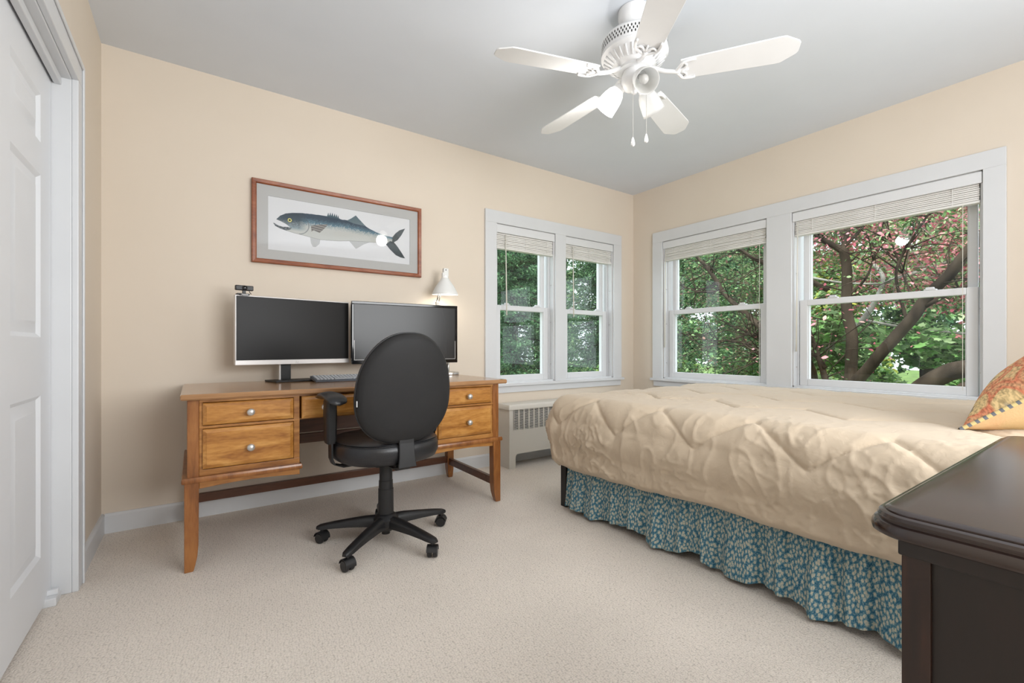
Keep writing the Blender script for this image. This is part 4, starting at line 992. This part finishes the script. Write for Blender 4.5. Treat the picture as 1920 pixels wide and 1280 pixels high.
# maple just outside the big window
def maple():
    root = thing('maple_tree', 'dark trunked maple with pink red leaves outside the large window', 'tree', (6.2, 2.1, -.6)); O = root.location.copy()
    b = WB_(O); X6 = 6.2
    paths = [
        ([(6.25, 2.12, -.62), (6.2, 2.10, .1), (X6, 2.094, .543), (X6, 2.068, 1.018), (X6, 2.104, 1.512), (X6, 2.136, 1.888), (6.15, 2.15, 2.1)], 0.077, 0.046),
        ([(6.15, 2.15, 2.08), (6.1, 2.30, 2.22), (6.1, 2.454, 2.40), (6.1, 2.62, 2.62)], 0.037, 0.019),
        ([(6.15, 2.15, 2.05), (6.2, 2.08, 2.4), (6.2, 2.05, 3.0)], 0.034, 0.012),
        ([(6.15, 2.15, 2.08), (6.3, 1.95, 2.4), (6.35, 1.85, 2.9)], 0.022, 0.007),
        ([(6.3, 2.2, -.62), (6.2, 2.12, .2), (6.05, 1.981, .55), (6.0, 1.73, .88), (5.95, 1.47, 1.22), (5.95, 1.36, 1.42), (5.9, 1.20, 1.64), (5.9, 1.04, 1.88), (5.9, .8, 2.15)], 0.071, 0.043),
        ([(5.95, 1.36, 1.36), (6.0, 1.0, 1.56), (6.1, .6, 1.66)], 0.025, 0.009),
        ([(6.3, 2.25, -.6), (6.25, 2.28, .2), (X6, 2.311, .529), (X6, 2.396, .827), (X6, 2.53, 1.286), (6.2, 2.58, 1.6)], 0.053, 0.019),
        ([(6.2, 2.33, .70), (6.2, 2.5, .95), (6.2, 2.68, 1.08)], 0.031, 0.012),
        ([(X6, 2.085, 1.55), (6.3, 1.95, 1.75), (6.3, 1.86, 2.05), (6.4, 1.8, 2.5)], 0.017, 0.006),
        ([(5.97, 1.5, 1.2), (6.0, 1.6, 1.7), (6.0, 1.45, 2.1), (6.0, 1.15, 2.6), (6.0, 1.0, 3.0)], 0.017, 0.007),
        ([(5.95, 1.45, 1.4), (6.1, 1.62, 1.9), (6.1, 1.78, 2.5)], 0.011, 0.005),
    ]
    tips = []
    for i, (p, r0, r1) in enumerate(paths):
        pp = limb(b, p, r0, r1); tips += twigs(b, pp, 12, .75, .009, i)
    b.build('trunk', M['bark'], root, smooth=True)
    b = WB_(O)
    for i, (p, r0) in enumerate((([(7.0, 2.6, .9), (7.0, 2.3, 1.2), (7.0, 2.12, 1.45), (7.0, 2.0, 1.75), (7.05, 2.1, 2.0)], .05), ([(7.0, 2.0, 1.75), (7.0, 1.6, 1.85), (7.0, 1.2, 2.05), (7.0, .9, 2.5)], .03), ([(7.1, 2.9, 1.95), (7.1, 2.4, 1.8), (7.1, 1.9, 1.75), (7.1, 1.3, 1.8)], .018), ([(7.0, 2.2, 1.3), (7.0, 1.6, 1.15), (7.0, 1.0, 1.1), (7.0, .6, 1.3)], .02))):
        twigs(b, limb(b, p, r0, r0 * .4), 6, .5, .006, 40 + i)
    b.build('pale_branch', M['palebark'], root, smooth=True)
    cl = [(p.x, p.y, p.z, .35, .35, .22) for p in tips]
    up = [(6.95 + random.uniform(-.1, 1.1), random.uniform(.0, 3.1), random.uniform(1.5, 3.5), .5, .5, .32) for _ in range(64)]
    up += [(6.1 + random.uniform(-.2, .3), random.uniform(.5, 3.2), random.uniform(1.9, 3.0), .22, .22, .15) for _ in range(10)]
    lowg = [(6.5 + random.uniform(0, 1.2), random.uniform(.6, 2.7), random.uniform(.5, 1.25), .28, .3, .2) for _ in range(16)]
    leaf_obj('foliage', [leaves(cl, 2200, .042, RD + GR, 1), leaves(up, 38000, .042, RD * 2 + GR + [(.13, .26, .09)] * 3, 2), leaves(lowg, 2600, .085, GR[1:] + [(.25, .5, .16)] * 2, 3, 1.2, 'maple')], root, O)
maple()
# fallen limb low behind the glass
b = WB_((6.2, 1.2, -.6)); limb(b, [(6.2, 1.9, -.62), (6.2, 1.70, .30), (6.2, 1.478, .50), (6.2, 1.30, .64), (6.2, 1.098, .76), (6.2, .7, .86), (6.2, .3, .9)], .085, .09); limb(b, [(6.1, 1.5, -.6), (6.1, 1.2, .45), (6.1, .95, .58), (6.1, .6, .62)], .05, .04)
o = b.build('leaning_log', M['bark'], smooth=True); o.location = (6.2, 1.2, -.6); tag(o, 'thick dark limb leaning low in the right corner of the large window', 'log')
# conifer limb tree seen in the left of the pair
def hemlock():
    root = thing('hemlock_tree', 'tree with spreading dark branches outside the window right of the corner', 'tree', (6.9, 2.55, -.6)); O = root.location.copy()
    b = WB_(O)
    paths = [([(7.0, 2.75, -.62), (6.9, 2.7, .2), (6.7, 2.75, .8), (6.2, 3.003, 1.133), (6.2, 3.3, 1.42), (6.2, 3.617, 1.759), (6.2, 3.84, 2.1), (6.2, 4.084, 2.413), (6.2, 4.3, 2.8)], 0.062, 0.019),
             ([(6.2, 3.60, 1.75), (6.2, 3.95, 1.77), (6.2, 4.2, 1.86), (6.2, 4.5, 2.02)], 0.022, 0.007),
             ([(6.75, 2.5, 1.7), (6.5, 2.8, 1.92), (6.2, 3.1, 2.1), (6.2, 3.35, 2.3), (6.2, 3.6, 2.5)], 0.037, 0.019),
             ([(7.0, 2.75, .3), (6.6, 2.85, .72), (6.2, 3.058, .886), (6.2, 3.4, 1.03), (6.2, 3.739, 1.051), (6.2, 4.1, 1.12), (6.2, 4.4, 1.15)], 0.025, 0.007),
             ([(6.2, 3.5, 1.05), (6.2, 3.25, 1.12), (6.2, 3.0, 1.05)], 0.012, 0.006), ([(6.2, 3.2, .95), (6.2, 3.05, .8), (6.25, 2.9, .9)], 0.012, 0.006)]
    tips = []
    for i, (p, r0, r1) in enumerate(paths): tips += twigs(b, limb(b, p, r0, r1), 34, .9, .008, 60 + i, .3)
    limb(b, [(6.75, 3.1, -.62), (6.7, 3.08, 1.0), (6.7, 3.1, 1.8), (6.75, 3.15, 4.5)], .10, .06)
    b.build('trunk', M['bark'], root, smooth=True)
    cl = [(p.x + random.uniform(.45, 1.5), min(5.4, max(p.y, 3.35) + random.uniform(0, .7)), p.z + .05, .4, .4, .12) for p in tips]
    cl += [(7.0 + random.uniform(0, 1), random.uniform(4.0, 5.5), random.uniform(.6, 3.2), .55, .5, .22) for _ in range(44)]
    leaf_obj('foliage', [leaves(cl, 20000, .045, DG[1:] + GR[:3] + [(.2, .36, .14)], 11, .8), leaves(cl, 3600, .045, [(.36, .20, .16), (.32, .24, .17), (.24, .20, .14)], 12)], root, O)
hemlock()
# spruce filling the desk wall windows
def spruce(loc, h, r, label, seed, nb=130):
    root = thing('spruce_tree', label, 'tree', loc, group='spruces outside the desk wall windows'); O = Vector(loc); b = WB_(O); r_ = random.Random(seed)
    b.tube([O, O + Vector((0, 0, h))], [.10, .02], 10)
    dat = []; cen = []
    for k in range(nb):
        z = .15 + (h - .4) * k / nb; a = k * 2.39996; R = r * (1 - z / h * .72) * r_.uniform(.8, 1.1); d = Vector((math.cos(a), math.sin(a), 0))
        p = [O + Vector((0, 0, z)), O + d * R * .4 + Vector((0, 0, z - .02)), O + d * R * .75 + Vector((0, 0, z - .10)), O + d * R + Vector((0, 0, z - .16))]
        b.tube(p, [.018, .013, .008, .004], 5)
        for t in np.linspace(.15, 1, 10):
            q = O + d * R * t + Vector((0, 0, z - .16 * t * t)); cen.append((q.x, q.y, q.z - .06, .27, .27, .12))
    b.build('trunk', M['bark'], root, smooth=True)
    leaf_obj('foliage', [leaves(cen, nb * 430, .075, DS + [(.10, .22, .10)], seed, .3, 'needle'), leaves(cen, nb * 190, .042, DS + [(.14, .29, .13), (.22, .38, .19)], seed + 1, .3)], root, O)
spruce((4.65, 6.6, -.6), 5.6, 1.38, 'dense dark spruce filling the window nearest the desk lamp', 21)
spruce((7.45, 7.1, -.6), 5.4, 1.30, 'dense dark spruce outside the window just left of the room corner', 22)
# woodland behind : each tree its own
def tree(loc, h, r, label, cols, seed, n=4200, ls=.13, crown0=.15):
    root = thing('woodland_tree', label, 'tree', loc, group='trees at the back of the garden'); O = Vector(loc); b = WB_(O); r_ = random.Random(seed)
    p = limb(b, [O, O + Vector((r_.uniform(-.2, .2), r_.uniform(-.2, .2), h * .4)), O + Vector((r_.uniform(-.3, .3), r_.uniform(-.3, .3), h))], .17, .05)
    twigs(b, p, 18, r * .7, .02, seed); b.build('trunk', M['bark'], root, smooth=True)
    cen = []
    for _ in range(34):
        a = r_.uniform(0, 2 * PI); q = r * .75 * math.sqrt(r_.random()); cen.append((O.x + q * math.cos(a), O.y + q * math.sin(a), O.z + h * r_.uniform(crown0, 1), r * .5, r * .5, r * .4))
    leaf_obj('foliage', [leaves(cen, n, ls, cols, seed)], root, O)
specs = [((10.4, 1.5, -.6), 5.2, .85, 'green and rust tree behind the right part of the large window', GR + RD[:1], .12),
         ((10.5, 3.6, -.6), 5.5, .9, 'leafy light green tree behind the trunks of the pink maple', GR + YL, .12),
         ((10.3, 5.6, -.6), 5.6, .85, 'dark green tree behind the right part of the window right of the corner', GR[:3] + DG, .12),
         ((10.4, 7.6, -.6), 5.8, .9, 'dark green tree behind the left part of the window right of the corner', GR[:3] + DG, .12),
         ((10.6, 9.9, -.6), 5.8, .95, 'deep green tree behind the right edge of the window left of the corner', DG + GR[:2], .12),
         ((6.0, 10.2, -.6), 6.2, 1.0, 'dark tree behind the spruce nearest the desk', DG + GR[:1], .12),
         ((8.3, 10.4, -.6), 6.2, 1.0, 'lighter green tree behind the gap between the two spruces', DG + GR, .12),
         ((14.2, 3.2, -.6), 6.8, 1.45, 'hazy far tree behind the right half of the large window', GR + DG[2:], .18),
         ((14.2, 6.3, -.6), 6.8, 1.45, 'hazy far tree behind the white post between the two right windows', GR + DG[1:], .18),
         ((14.2, 9.6, -.6), 6.8, 1.45, 'hazy far tree behind the left half of the window right of the corner', GR + DG[1:], .18),
         ((11.6, 13.4, -.6), 6.8, 1.5, 'hazy far tree behind the window left of the corner', GR + DG[1:], .18),
         ((8.2, 13.6, -.6), 6.8, 1.4, 'hazy far tree behind the window nearest the desk lamp', GR + DG[1:], .18)]
for i, (loc, h, r, lb, cols, ls) in enumerate(specs): tree(loc, h, r, lb, cols, 100 + i, 17000, ls * .82)
# low shrubs, bright green
for i, (x, y, r, lb) in enumerate(((8.4, 1.2, .68, 'low bright green shrub at the right below the pink maple'), (8.6, 2.8, .68, 'low bright green shrub behind the maple trunks'), (8.5, 4.4, .68, 'low shrub left of the maple trunks'), (8.4, 6.0, .68, 'low yellow green shrub under the dark branches'), (6.1, 5.6, .45, 'small yellow green shrub at the foot of the spruces'))):
    root = thing('garden_shrub', lb, 'shrub', (x, y, -.6), group='low shrubs in the garden'); O = root.location.copy()
    b = WB_(O); b.tube([O, O + Vector((0, 0, .8))], [.03, .01], 6)
    twigs(b, [O + Vector((0, 0, .1 * k)) for k in range(9)], 10, .6, .01, i); b.build('stem', M['bark'], root, smooth=True)
    leaf_obj('foliage', [leaves([(x, y, -.1, r, r, .5), (x, y, .35, r * .9, r * .9, .35)], 6000, .065, GR[1:] + YL[1:] + [(.3, .55, .18)], 200 + i, .9, 'maple')], root, O)
